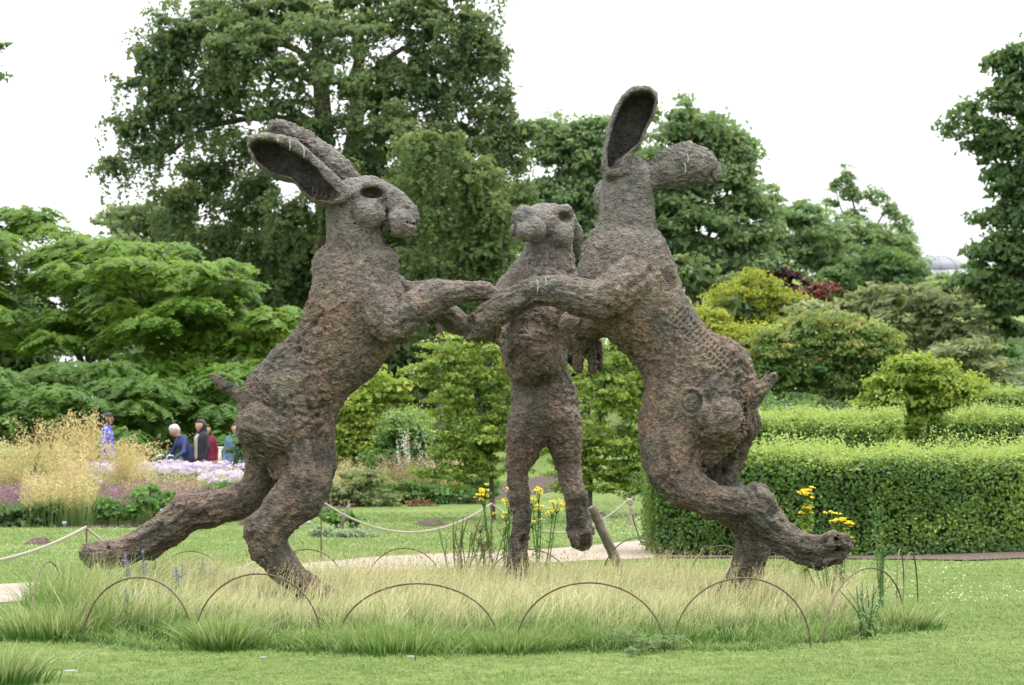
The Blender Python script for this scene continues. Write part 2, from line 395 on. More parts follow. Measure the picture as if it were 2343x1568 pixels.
# taller seed stalks standing clear of the mass
n = 4200; r = MR * .95 * np.sqrt(rng.uniform(0, 1, n)); th = rng.uniform(0, 2 * pi, n); x, y = MC[0] + r * np.cos(th), MC[1] + r * np.sin(th)
P = np.stack([x, y, ground(x, y)], 1); hh = rng.uniform(.28, .52, n); ln = rng.uniform(.2, .8, n); dr = np.stack([.35 + rng.normal(0, .4, n), rng.normal(0, .4, n)], 1)
blades('seed_stalks', P, hh, np.full(n, .007), ln, np.clip(rng.normal(.85, .15, n), 0, 1), M['meadow'], 'stuff', 3, .4, dr)
m = 4; t = rng.uniform(.80, 1.0, (n, m)); Lq = np.stack([dr[:, 0], dr[:, 1], np.zeros(n)], 1) * (ln * hh)[:, None]
Q = P[:, None] + np.array((0, 0, 1.)) * (hh[:, None] * t * (1 - .14 * t * np.minimum(ln, 1)[:, None]))[..., None] + Lq[:, None] * (t ** 1.7)[..., None] + rng.normal(0, .008, (n, m, 3))
seedP = (Q.reshape(-1, 3), n * m)
# short leafy fringe where the mower stops
n = 20000
th = rng.uniform(0, 2 * pi, n); r = MR * (.99 + .03 * rng.normal(0, 1, n) + .035 * np.sin(th * 5) + .03 * np.sin(th * 11) + .02 * np.sin(th * 23)); x, y = MC[0] + r * np.cos(th), MC[1] + r * np.sin(th)
P = np.stack([x, y, ground(x, y) - .02], 1)
blades('fringe_grass', P, rng.uniform(.05, .20, n) * (1 - .35 * (r > MR)) * (1 + .5 * np.sin(th * 9 + 1) * np.sin(th * 4)), np.full(n, .009), rng.uniform(.2, 1.3, n), np.clip(rng.normal(.12, .14, n), 0, 1), M['meadow'], 'stuff', 2)
# mown lawn
n = 200000
D = 15.5 * (52 / 15.5) ** rng.uniform(0, 1, n) ** 1.45; x = D * rng.uniform(-.215, .215, n); y = D
ok = (np.hypot(x - MC[0], y - MC[1]) > MR * .97)
pathY0 = np.interp(x, *np.array(sorted([GP(a, c) for a, c, d, e in pe])).T); pathY1 = np.interp(x, *np.array(sorted([GP(d, e) for a, c, d, e in pe])).T)
ok &= ~((y < pathY0 + .05) & (y > pathY1 - .05)) & ~((x > 1.9) & (y > 32.6)) & (y < 49) & ~((x < -3.9) & (y > 44))
x, y = x[ok], y[ok]; n = len(x)
P = np.stack([x, y, ground(x, y) - .025], 1); k = y / 18
dryp = smooth(.25, .6, noise2(x * .6, y * 1.5, .9, 31))
cl_ = noise2(x, y * .7, 7., 91)
blades('lawn_grass', P, rng.uniform(.012, .045, n) * np.sqrt(k) * (1 + 1.1 * cl_), .007 * k, rng.uniform(.3, 1.6, n), np.clip(rng.normal(.20, .22, n) + .40 * dryp + .8 * (rng.random(n) < .10 + .25 * dryp), 0, 1), M['lawn_blade'], 'stuff', 1)

# ------------------------------------------------------------------ leaves
def leaf_geo(C, N, size, aspect=.5, droop=None):
    """one folded diamond leaf per point"""
    n = len(C); size = np.broadcast_to(size, (n,))
    N = N / (np.linalg.norm(N, axis=1)[:, None] + 1e-9)
    A = rng.normal(0, 1, (n, 3)) if droop is None else droop + rng.normal(0, .35, (n, 3))
    A = A - (A * N).sum(1)[:, None] * N; A /= np.linalg.norm(A, axis=1)[:, None] + 1e-9
    B = np.cross(N, A); s = size[:, None]
    V = np.stack([C - A * s * .5, C + B * s * aspect * .5 + N * s * .08, C + A * s * .5, C - B * s * aspect * .5 + N * s * .08], 1).reshape(-1, 3)
    return V, np.arange(n * 4).reshape(n, 4)
def leaf_tris(C, N, size, aspect=.6, droop=None):
    n = len(C); N = N / (np.linalg.norm(N, axis=1)[:, None] + 1e-9)
    A = rng.normal(0, 1, (n, 3)) if droop is None else droop + rng.normal(0, .35, (n, 3))
    A = A - (A * N).sum(1)[:, None] * N; A /= np.linalg.norm(A, axis=1)[:, None] + 1e-9
    B = np.cross(N, A); s = np.broadcast_to(size, (n,))[:, None]
    V = np.stack([C - A * s * .45 + B * s * aspect * .5, C + A * s * .55, C - A * s * .45 - B * s * aspect * .5], 1).reshape(-1, 3)
    return V, np.arange(n * 3).reshape(n, 3)
def tri_obj(name, C, N, size, tint, mat, parent=None, aspect=.8, droop=None):
    V, q = leaf_tris(C, N, size, aspect, droop)
    return mesh_obj(name, V, q, mat, parent, False, [('tint', 'POINT', np.repeat(np.clip(tint, 0, 1), 3))])
def leaves_obj(name, C, N, size, tint, mat, parent=None, aspect=.5, droop=None):
    V, q = leaf_geo(C, N, size, aspect, droop)
    return mesh_obj(name, V, q, mat, parent, False, [('tint', 'POINT', np.repeat(np.clip(tint, 0, 1), 4))])
def ball(n):
    v = rng.normal(0, 1, (n, 3)); return v / np.linalg.norm(v, axis=1)[:, None]
def crown_points(blobs, D, sub_r, per, shell=.45, flat=.62, jit=.55, dens=1., yflat=.8, under=.15, leaf=.1, aspect=.8):
    """blobs: rows (x, y, rx, ry[, depth]) in picture units. Every blob carries leafy sub-clumps."""
    Cs, Ns, Ts, Ss = [], [], [], []
    for row in blobs:
        x, y, rx, ry = row[:4]; dd = row[4] if len(row) > 4 else 0.
        q = PX(D + dd); c = W(x, y, D + dd); rx, ry = rx * q, ry * q; rd = min(rx, ry * 1.3) * yflat
        total = dens * 2.3 * pi * rx * ry / (leaf * leaf * aspect * .5 * .55)
        m = int(np.clip(per * 1.3, 8, total)); ns = max(3, int(total / m))
        u = ball(ns); k = rng.uniform(shell ** 2, 1., ns) ** .5
        rough = 1 + .30 * fbm(u * 2.2 + x, 2, 5) + .16 * fbm(u * 6.5 + y, 1, 6)
        sc_ = c + u * np.array((rx, rd, ry)) * (k * rough)[:, None]
        sr = sub_r * rng.uniform(.45, 1.15, ns); tn = rng.normal(0, .20, ns) + .10 * u[:, 2]
        U = ball(ns * m).reshape(ns, m, 3)
        U[:, :, 2] = np.where(U[:, :, 2] < -under, -U[:, :, 2] * .6, U[:, :, 2])
        kk = rng.uniform(.35, 1.05, (ns, m, 1))
        pts = sc_[:, None] + U * kk * (sr[:, None, None] * np.array((1, 1, flat)))
        nn = U * np.array((1., 1., 1.)) + rng.normal(0, jit, U.shape) + np.array((0, 0, .25))
        Cs.append(pts.reshape(-1, 3)); Ns.append(nn.reshape(-1, 3))
        Ss.append(np.broadcast_to(np.where(k < .72, 1.6, 1.)[:, None], (ns, m)).ravel())
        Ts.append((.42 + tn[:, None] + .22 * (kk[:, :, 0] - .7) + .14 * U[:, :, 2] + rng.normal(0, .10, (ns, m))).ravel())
    crown_points.size = np.concatenate(Ss)
    return np.concatenate(Cs), np.concatenate(Ns), np.concatenate(Ts)
def limb_geo(g, rows, D, n=8, sub=4):
    """rows (x, y, r, depth) picture units -> tapered limb"""
    P = [np.append(W(r_[0], r_[1], D + (r_[3] if len(r_) > 3 else 0)), r_[2] * PX(D)) for r_ in rows]
    P = spline(P, sub) if len(P) > 2 else np.array(P)
    P[1:-1, :3] += rng.normal(0, 1, (len(P) - 2, 3)) * P[1:-1, 3:4] * .12
    g.add(*tube(P[:, :3], np.maximum(P[:, 3], .006), n))
def tree(name, label, cat, D, blobs, mat, leaf, sub_r, per, limbs=(), trunk=None, group=None, aspect=.8, twigs=0, part='crown', dx=0, droop=None, **kw):
    bx = trunk[0][0] if trunk else blobs[0][0]; base = W(bx, HORIZON, D); base[2] = g1(base[0], D)
    root = empty(name, base, label, cat, group)
    C, N, T = crown_points(blobs, D, sub_r, per, leaf=leaf, aspect=aspect, **kw)
    if droop is not None: T = T
    sz = leaf * rng.uniform(.7, 1.3, len(C)) * crown_points.size
    keep = C[:, 2] > ground(C[:, 0], C[:, 1]) - .02
    if keep.sum() < 30: C[:, 2] += g1(C[0, 0], C[0, 1]) - C[:, 2].min(); keep[:] = True
    C, N, T, sz = C[keep], N[keep], T[keep], sz[keep]
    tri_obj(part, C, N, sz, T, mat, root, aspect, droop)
    if trunk:
        g = Geo(); rows = list(trunk); last = rows[-1]
        bw = W(last[0], last[1], D); 
        P = [np.append(W(r_[0], r_[1], D + (r_[3] if len(r_) > 3 else 0)), r_[2] * PX(D)) for r_ in rows]
        P[0][2] = g1(P[0][0], P[0][1]) - .15
        P = spline(P, 5) if len(P) > 2 else np.array(P)
        g.add(*tube(P[:, :3], P[:, 3], 10)); g.build('trunk', M['bark'], root)
    for L in limbs:
        g = Geo(); limb_geo(g, L, D); g.build('branch', M['bark'], root)
    if not trunk and not limbs:
        b_ = np.array(root.location)
        for row in sorted(blobs, key=lambda r_: -r_[2])[:3]:
            e = W(row[0], row[1], D + (row[4] if len(row) > 4 else 0)); h_ = max(.05, e[2] - b_[2]); s0 = np.array((b_[0] * .4 + e[0] * .6, D, g1(b_[0] * .4 + e[0] * .6, D) - .05))
            rr = min(.09, .012 + .03 * h_); P = spline([s0, s0 * .5 + e * .5 + (.1 * h_ * rng.normal(), 0, 0), e], 4)
            g = Geo(); g.add(*tube(P, np.linspace(rr, rr * .35, len(P)), 6)); g.build('stem', M['bark'], root)
    return root, C

def hanging(C0, n_str, length, leaf, mat, parent, step=.09, tone=0., name='hanging_spray', drift=.15):
    """drooping twigs hung with leaves under the points C0"""
    idx = rng.integers(0, len(C0), n_str); out, T = [], []
    for i in idx:
        L = length * rng.uniform(.4, 1.2); m = int(L / step); t = np.linspace(0, L, m)
        d = rng.normal(0, drift, 2); tn = rng.normal(.4 + tone, .14)
        p = C0[i][None] + np.stack([d[0] * t + .05 * np.sin(t * 6 + i), d[1] * t, -t], 1)
        for _ in range(2):
            out.append(p + rng.normal(0, step * .6, p.shape)); T.append(np.full(m, tn) + rng.normal(0, .1, m))
    C = np.concatenate(out); T = np.concatenate(T)
    N = rng.normal(0, .6, C.shape) + np.array((0, -.7, .5))
    return tri_obj(name, C, N, leaf * rng.uniform(.7, 1.3, len(C)), T, mat, parent, .9)

# ------------------------------------------------------------------ trees, far to near
tree('woodland_tree', 'broad dark green tree filling the gap low behind the big weeping tree', 'tree', 118,
     [(300, 640, 150, 90), (480, 620, 160, 110), (640, 640, 140, 110), (820, 640, 170, 140), (1000, 660, 160, 140), (1160, 640, 160, 150), (700, 820, 220, 140), (980, 830, 250, 150), (1200, 820, 220, 150), (330, 500, 90, 45), (270, 520, 60, 40)], M['beech_leaf'], .26, 1.0, 40,
     trunk=[(620, 1000, 14), (610, 850, 11), (600, 650, 6)], dens=1.0)
tree('maple_tree', 'tall fresh green maple with a domed top rising behind the bigger ear', 'tree', 105,
     [(1240, 300, 40, 40), (1480, 480, 90, 110), (1260, 330, 60, 60), (1330, 320, 75, 65), (1300, 430, 110, 90), (1210, 480, 60, 80), (1330, 560, 140, 120), (1400, 400, 100, 120), (1450, 620, 180, 130)], M['far_leaf'], .17, .75, 60,
     trunk=[(1340, 1000, 12), (1335, 700, 11), (1328, 420, 7)], limbs=[[(1335, 600, 6), (1290, 500, 4), (1255, 400, 2)], [(1335, 560, 6), (1390, 470, 4), (1420, 380, 2)]], dens=1.35, shell=.3, flat=.9)
tree('maple_tree', 'tall green maple standing behind the drooping ear, its right edge stepping down to the sky', 'tree', 98,
     [(1560, 290, 75, 55), (1620, 340, 80, 75), (1540, 400, 110, 110), (1690, 360, 40, 50), (1660, 440, 90, 100), (1590, 540, 150, 110), (1720, 520, 60, 80), (1640, 610, 150, 80), (1480, 560, 90, 90)], M['far_leaf'], .165, .75, 60,
     trunk=[(1600, 1000, 14), (1595, 700, 12), (1575, 420, 7)], limbs=[[(1590, 600, 6), (1640, 500, 4), (1680, 400, 2)], [(1590, 560, 6), (1540, 440, 4), (1520, 340, 2)]], dens=1.35, shell=.35, flat=.9)
tree('ash_tree', 'soft green tree on the slope between the maple and the slender poplar', 'tree', 135,
     [(1760, 470, 50, 55), (1800, 540, 90, 80), (1880, 560, 90, 60), (1850, 490, 40, 45), (1740, 600, 120, 70), (1930, 610, 90, 50)], M['far_leaf'], .21, .8, 50,
     trunk=[(1800, 760, 10), (1800, 600, 8), (1790, 500, 4)], dens=1.0)
tree('poplar_tree', 'airy pale poplar with see-through upright sprays against the white sky', 'tree', 165,
     [(1910, 430, 16, 22), (1935, 410, 22, 28), (1950, 450, 28, 30), (1905, 470, 18, 20), (2010, 460, 20, 22), (2040, 490, 26, 24), (1990, 450, 14, 16), (1960, 500, 36, 26), (2060, 520, 26, 22), (2000, 560, 80, 42), (2070, 560, 32, 34), (2078, 595, 28, 34)], M['far_leaf'], .15, .5, 34,
     trunk=[(1975, 760, 5), (1972, 600, 4), (1955, 480, 2.5), (1940, 400, 1.2)], limbs=[[(1972, 590, 3), (2010, 510, 2), (2035, 460, 1)], [(1968, 560, 3), (1925, 480, 1.6), (1910, 420, .9)]], dens=.85, shell=.2, flat=1.3)
tree('lime_tree', 'soft pale green tree filling the skyline below and right of the poplar', 'tree', 150,
     [(1860, 525, 60, 55), (1960, 550, 80, 55), (2040, 575, 50, 45), (2085, 610, 40, 35), (1900, 600, 90, 50), (2020, 630, 90, 40)], M['far_leaf'], .19, .7, 44, trunk=[(1960, 800, 6), (1962, 640, 5), (1960, 560, 3)], dens=1.2, flat=1., shell=.3)
tree('cherry_tree', 'dark domed tree standing below the poplar on the slope', 'tree', 128,
     [(1930, 660, 70, 50), (2010, 620, 80, 50), (2070, 650, 70, 50), (1980, 680, 110, 50), (1900, 700, 60, 40)], M['oak_leaf'], .24, .8, 34, trunk=[(1985, 790, 6), (1985, 680, 4), (1984, 640, 3)])
tree('oak_tree', 'big dark oak cut off by the right border of the photo', 'tree', 88,
     [(2300, 140, 55, 45), (2350, 190, 60, 70), (2290, 240, 50, 40), (2215, 300, 55, 35), (2270, 330, 60, 55), (2340, 330, 80, 90), (2300, 430, 60, 60), (2370, 480, 90, 90), (2270, 510, 45, 40), (2290, 590, 80, 60), (2350, 640, 90, 70), (2250, 650, 60, 35), (2300, 700, 60, 50), (2230, 255, 35, 18), (2270, 390, 40, 25)], M['oak_leaf'], .17, .7, 50,
     trunk=[(2370, 900, 16), (2365, 700, 14), (2355, 450, 10), (2345, 250, 6)], limbs=[[(2360, 500, 8), (2300, 400, 5), (2235, 310, 2)], [(2360, 640, 8), (2300, 600, 5), (2250, 590, 2)]], dens=1.25, shell=.3, flat=.9)
tree('pine_tree', 'small dark pine on the slope just right of the clay back', 'tree', 92,
     [(1590, 640, 60, 35), (1560, 620, 40, 30), (1620, 665, 50, 25), (1680, 660, 60, 40)], M['beech_leaf'], .17, .6, 30, trunk=[(1592, 730, 5), (1590, 690, 4), (1588, 630, 2)], limbs=[[(1590, 690, 3), (1615, 665, 1.5)], [(1590, 700, 3), (1572, 660, 1.5)]])
tree('wood_edge', 'dark line of mixed trees closing the view at the foot of the slope', 'trees', 84,
     [(1500, 860, 120, 110), (1620, 760, 90, 60), (1700, 730, 80, 50), (1800, 740, 90, 60), (1380, 760, 160, 140), (1200, 900, 200, 120), (1000, 880, 200, 130), (850, 800, 170, 150)], M['beech_leaf'], .2, .8, 34, part='foliage')
# the big weeping tree
beech_blobs = [(690, 310, 90, 60, -2), (860, 290, 110, 70, -2), (780, 420, 100, 60, -3), (620, 420, 110, 45, 1), (700, 500, 120, 60, -2), (640, 250, 80, 40, -2), (780, 190, 60, 40, -3), (560, 470, 60, 50, 1), (480, 60, 150, 70), (380, 120, 90, 60), (330, 180, 70, 45), (420, 250, 120, 70), (300, 290, 60, 38), (260, 380, 42, 34), (340, 340, 60, 40), (520, 180, 110, 80), (640, 30, 180, 80), (860, 20, 200, 90), (1040, 40, 120, 80), (1110, 130, 60, 55), (1000, 170, 140, 90), (1120, 240, 60, 60), (880, 200, 120, 90), (560, 330, 110, 40, 2), (470, 400, 90, 45, 2), (420, 470, 80, 60, 1), (1040, 330, 130, 90), (1150, 360, 60, 60), (900, 370, 150, 90), (650, 180, 60, 60, -2), (1000, 470, 170, 110, -2), (1130, 480, 90, 90), (830, 500, 110, 110, 1), (620, 560, 130, 90, 2), (500, 560, 80, 60, 2), (1010, 620, 150, 80, -2), (650, 680, 110, 80, 2), (740, 640, 100, 120, 2), (1180, 300, 50, 40), (760, 90, 120, 70, -2), (560, 100, 130, 70, -2), (800, 620, 140, 120, 2), (960, 560, 150, 90, 2)]
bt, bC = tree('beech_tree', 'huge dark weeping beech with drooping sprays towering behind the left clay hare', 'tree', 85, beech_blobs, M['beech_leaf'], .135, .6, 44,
     trunk=[(735, 1000, 30), (742, 700, 27), (745, 420, 24), (738, 250, 21), (728, 120, 15), (720, 20, 9)],
     limbs=[[(745, 560, 20, 1), (800, 380, 18, 1), (815, 200, 16, 1), (820, 60, 9, 1)], [(742, 300, 12), (650, 250, 9), (560, 260, 6), (500, 240, 3)], [(740, 330, 12), (640, 270, 9), (480, 290, 6), (390, 350, 4)], [(738, 250, 13), (700, 130, 9), (600, 90, 5)], [(815, 230, 10), (880, 140, 7), (960, 90, 4)], [(745, 460, 10), (850, 430, 7), (1000, 440, 5), (1100, 400, 3)], [(815, 300, 9), (900, 270, 6), (1040, 230, 3)], [(738, 200, 7), (640, 160, 5), (520, 170, 3)], [(722, 90, 7), (800, -20, 4)]],
     dens=.72, shell=.3, under=.5)
lowset = bC[(bC[:, 0] < W(640, 0, 85)[0]) | (bC[:, 0] > W(960, 0, 85)[0])]
hanging(lowset, 1500, 1.1, .12, M['beech_leaf'], bt, .08)
hanging(bC, 900, 1.3, .12, M['beech_leaf'], bt, .08, .03)
M['birch_leaf'] = leaf_mat('birch_leaf', (.038, .090, .032), (.078, .150, .050), (.145, .222, .075), .42)
yt, yC = tree('birch_tree', 'weeping birch with yellower drooping sprays in front of the beech', 'tree', 76,
     [(980, 330, 90, 40), (1080, 400, 80, 50), (1130, 480, 90, 50), (930, 440, 70, 40), (1110, 570, 100, 50), (1000, 620, 110, 40), (900, 620, 60, 50), (1140, 660, 80, 40), (1020, 500, 70, 40)], M['birch_leaf'], .14, .55, 22, trunk=[(1010, 1000, 9), (1005, 700, 8), (985, 420, 4)], dens=.55, under=.5, shell=.2)
hanging(yC, 700, .9, .12, M['birch_leaf'], yt, .075, .05)
tree('conifer_tree', 'dark rounded tree poking over the leafy trees at the left', 'tree', 96,
     [(330, 490, 50, 40), (400, 520, 60, 40), (255, 520, 45, 22), (350, 530, 70, 40)], M['beech_leaf'], .19, .6, 34, trunk=[(350, 1000, 9), (350, 520, 6)])
tree('oak_tree', 'tip of a dark branch entering at the left border of the sky', 'tree', 60,
     [(-40, 110, 45, 30), (-50, 180, 52, 26), (-120, 140, 90, 90), (-150, 300, 90, 90), (-230, 60, 130, 110), (-330, 200, 150, 120), (-240, 380, 120, 90), (-380, 400, 110, 110), (-300, -80, 140, 110)], M['oak_leaf'], .12, .45, 22, trunk=[(-300, 1000, 24), (-290, 500, 20), (-200, 200, 9)], limbs=[[(-290, 400, 12), (-170, 200, 6), (-40, 130, 2)]])

# the leafy pinnate trees at the left: tiers of pads of drooping leaflets
def tiered(name, label, D, pads, mat, leaf, trunk=None, limbs=(), n_mul=1., cat='tree'):
    bx = trunk[0][0] if trunk else pads[0][0]; base = W(bx, HORIZON, D); base[2] = g1(base[0], D)
    root = empty(name, base, label, cat)
    Cs, Ns, Ts, Dr = [], [], [], []
    for x, y, rx, ry, dd, tn in pads:
        q = PX(D + dd); c = W(x, y, D + dd); rx *= q; ry *= q
        nf = int(n_mul * 12.5 * rx * (rx + ry) / .16)
        u = ball(nf); u[:, 2] = np.where(u[:, 2] < -.3, -u[:, 2], u[:, 2]); k = rng.uniform(.45, 1., nf)[:, None]
        f = c + u * k * np.array((rx, rx * .7, ry))
        out = u * np.array((1, 1, .15)); out += rng.normal(0, .35, out.shape); out[:, 2] = 0; out /= np.linalg.norm(out, axis=1)[:, None] + 1e-6
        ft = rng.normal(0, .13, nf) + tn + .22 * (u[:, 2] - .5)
        L = 13                                # one frond = leaflets both sides of an arching stalk
        t = np.linspace(0, 1, L); side = np.where(np.arange(L) % 2, 1, -1)
        perp = np.stack([-out[:, 1], out[:, 0], np.zeros(nf)], 1)
        P = f[:, None] + out[:, None] * (t * .42)[None, :, None] + np.array((0, 0, -1.))[None, None] * (t ** 2 * .22 - .06 * t)[None, :, None] + perp[:, None] * (side * leaf * .38)[None, :, None]
        nn = np.broadcast_to(np.array((0, -.25, 1.)), P.shape) + rng.normal(0, .3, P.shape) + out[:, None] * .35
        dr = perp[:, None] * side[None, :, None] + out[:, None] * .55 - np.array((0, 0, .35))
        Cs.append(P.reshape(-1, 3)); Ns.append(nn.reshape(-1, 3)); Dr.append(np.broadcast_to(dr, P.shape).reshape(-1, 3))
        Ts.append((ft[:, None] + rng.normal(0, .08, (nf, L))).ravel())
    C, N, T, Dr = map(np.concatenate, (Cs, Ns, Ts, Dr))
    keep = C[:, 2] > ground(C[:, 0], C[:, 1]); C, N, T, Dr = C[keep], N[keep], T[keep], Dr[keep]
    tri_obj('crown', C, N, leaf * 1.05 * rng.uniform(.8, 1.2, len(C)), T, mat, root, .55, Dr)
    if trunk:
        g = Geo(); P = [np.append(W(r_[0], r_[1], D + (r_[3] if len(r_) > 3 else 0)), r_[2] * PX(D)) for r_ in trunk]
        P[0][2] = g1(P[0][0], P[0][1]) - .1
        P = spline(P, 5); g.add(*tube(P[:, :3], P[:, 3], 9)); g.build('trunk', M['bark'], root)
    for Lb in limbs:
        g = Geo(); limb_geo(g, Lb, D); g.build('branch', M['bark'], root)
    return root
def pads_in(x0, x1, y0, y1, n, rx, ry, tn, seed, outline=None, ddr=2.5):
    rr = np.random.default_rng(seed); out = []
    while len(out) < n:
        x, y = rr.uniform(x0, x1), rr.uniform(y0, y1)
        if outline is not None and y < np.interp(x, *outline): continue
        v = (y - y0) / max(1, y1 - y0)
        out.append((x, y, rx * rr.uniform(.7, 1.3), ry * rr.uniform(.7, 1.2), rr.uniform(-1, 1) * ddr - v * 1.5, .50 - .14 * v + tn + rr.normal(0, .06)))
    return out
ol = ([-80, 0, 60, 120, 200, 290, 380, 470, 530, 560], [470, 452, 490, 540, 560, 575, 570, 565, 585, 640])
tiered('pinnate_tree', 'spreading bright green tree with feathery leaves and forked stems at far left', 68,
       pads_in(-120, 300, 460, 800, 74, 62, 32, .05, 1, ol), M['pinnate_leaf'], .155,
       trunk=[(205, 1000, 7), (202, 860, 6.5), (198, 790, 6), (190, 690, 4)], limbs=[[(203, 850, 5), (240, 760, 4), (280, 660, 2.5)], [(203, 850, 5), (160, 770, 4), (120, 690, 2.5)], [(200, 800, 4), (215, 700, 3), (200, 600, 2)], [(205, 860, 4), (172, 810, 3), (150, 760, 2)]])
tiered('pinnate_tree', 'spreading feathery green tree with drooping tiers between left tree and clay hare', 64,
       pads_in(240, 540, 575, 760, 34, 62, 32, .08, 2, ol) + pads_in(300, 640, 700, 960, 42, 66, 34, 0., 3, ([300, 420, 520, 600, 640], [700, 690, 700, 650, 660])), M['pinnate_leaf'], .155,
       trunk=[(345, 1000, 6), (350, 900, 5), (380, 820, 4), (420, 720, 3)], limbs=[[(352, 880, 4), (330, 760, 3), (320, 660, 2)], [(360, 860, 4), (450, 780, 3), (520, 720, 2)]])
tiered('pinnate_shrub', 'low dark feathery shrub mass spreading behind the golden grass', 60,
       pads_in(-60, 420, 830, 1010, 40, 64, 34, -.02, 4, ([-60, 60, 130, 250, 350, 420], [860, 830, 815, 850, 890, 960]), 1.8) + pads_in(380, 560, 880, 1040, 14, 50, 30, -.1, 5, None, 1.5), M['pinnate_dark'], .15, cat='shrub')
tree('laurel_shrub', 'dark glossy shrub at the left border under the feathery tree', 'shrub', 72, [(20, 780, 90, 90), (-10, 700, 70, 80), (90, 820, 60, 60), (0, 900, 100, 90), (120, 960, 120, 80), (330, 960, 140, 90), (500, 970, 110, 80), (400, 860, 140, 80, 4), (250, 760, 110, 80, 6)], M['oak_leaf'], .16, .6, 34, part='foliage')
tree('green_shrub', 'yellowish leafy shrub showing between the clay tail and the people', 'shrub', 62, [(500, 960, 60, 50), (540, 1000, 50, 60), (600, 880, 50, 60), (640, 780, 70, 50), (600, 760, 50, 30), (600, 960, 50, 60), (660, 850, 60, 70)], M['lime_leaf'], .10, .42, 30, part='foliage')

tree('woodland_edge', 'dark trees closing the view under and behind the feathery trees', 'trees', 92, [(40, 640, 150, 110), (260, 660, 160, 110), (470, 700, 150, 110), (-60, 780, 120, 120), (150, 820, 200, 110), (420, 850, 200, 110)], M['beech_leaf'], .22, .9, 40, part='foliage')
tree('wood_edge', 'leafy wood edge carrying on beyond the left end of the flower border', 'trees', 95, [(x_, 800 + 50 * math.sin(x_ * .013), 180, 250) for x_ in range(-1500, -80, 190)], M['beech_leaf'], .36, 1.1, 40, part='foliage')
tree('wood_edge', 'leafy wood edge carrying on up the slope beyond the big oak', 'trees', 110, [(x_, 640 + 60 * math.sin(x_ * .013), 180, 280) for x_ in range(2560, 3700, 190)], M['oak_leaf'], .40, 1.1, 40, part='foliage')
tree('far_treeline', 'low green treeline on the hill between the poplar and the oak', 'trees', 190, [(2060, 625, 36, 24), (2240, 650, 60, 22), (2150, 648, 100, 15), (2222, 600, 16, 30), (2290, 640, 60, 30)], M['far_leaf'], .26, .8, 40, part='foliage')
# centre: small-leaved bushes behind the middle hare
tree('hawthorn_bush', 'large loose fresh green bush with tiny leaves behind the middle clay hare', 'bush', 47,
     [(1010, 830, 85, 50), (1090, 790, 90, 50), (1160, 860, 100, 80), (1060, 900, 110, 80), (1040, 1000, 80, 80), (1120, 1000, 120, 100), (1220, 950, 110, 100), (1060, 1070, 110, 60), (960, 860, 60, 30), (980, 1090, 60, 30)], M['bush_leaf'], .050, .24, 40,
     trunk=[(1130, 1130, 6), (1120, 1050, 5), (1100, 950, 4), (1085, 850, 2)], limbs=[[(1120, 1050, 4), (1050, 950, 3), (1010, 850, 1.5)], [(1120, 1040, 4), (1190, 940, 3), (1210, 850, 1.5)]], dens=.50, shell=.2)
tree('hawthorn_bush', 'dense green bush with tiny leaves between the middle and right clay hares', 'bush', 45,
     [(1400, 830, 70, 60), (1380, 910, 100, 90), (1440, 880, 70, 80), (1400, 1010, 110, 90), (1460, 1030, 60, 90), (1340, 1080, 90, 60), (1420, 1100, 90, 50), (1300, 1010, 80, 80), (1300, 1110, 60, 40)], M['bush_leaf'], .050, .24, 40,
     trunk=[(1350, 1150, 6), (1352, 1080, 5), (1370, 980, 4), (1385, 860, 2)], limbs=[[(1352, 1080, 4), (1410, 1020, 3), (1450, 960, 1.5)]], dens=.58, shell=.2)
tree('elder_bush', 'light green bush left of the clay belly, tops lit yellow green', 'bush', 56,
     [(840, 940, 60, 60), (880, 880, 60, 30), (800, 1000, 60, 70), (790, 930, 40, 40), (860, 1020, 70, 70), (910, 900, 50, 40), (780, 1050, 60, 50), (830, 850, 50, 40, 6)], M['lime_leaf'], .075, .34, 40, dens=.9, part='foliage')
et, eC = tree('plume_bush', 'dark leafed bush topped with pale flower plumes left of the middle hare', 'bush', 54,
     [(930, 1010, 70, 50), (890, 1050, 50, 50), (980, 1050, 50, 50), (930, 970, 70, 25)], M['herb'], .10, .36, 28, part='foliage')
top = eC[eC[:, 2] > np.quantile(eC[:, 2], .72)]; i = rng.integers(0, len(top), 2600)
leaves_obj('blossom', top[i] + rng.normal(0, 1, (2600, 3)) * (.12, .12, .08), rng.normal(0, 1, (2600, 3)), .04, rng.uniform(0, 1, 2600), M['shoot_leaf'], et, .6)
g = Geo(); P = []
for k in range(26):
    x, y = rng.uniform(905, 1010), rng.uniform(975, 1040); t = rng.uniform(0, 1, 26)
    P.append(W(x, y, 52.6)[None] + np.stack([rng.normal(0, .025, 26) + .05 * t, rng.normal(0, .03, 26), -t * .42], 1))
P = np.concatenate(P); leaves_obj('blossom', P, rng.normal(0, 1, P.shape), .032, rng.uniform(0, 1, len(P)), M['white_flower'], et, .6)

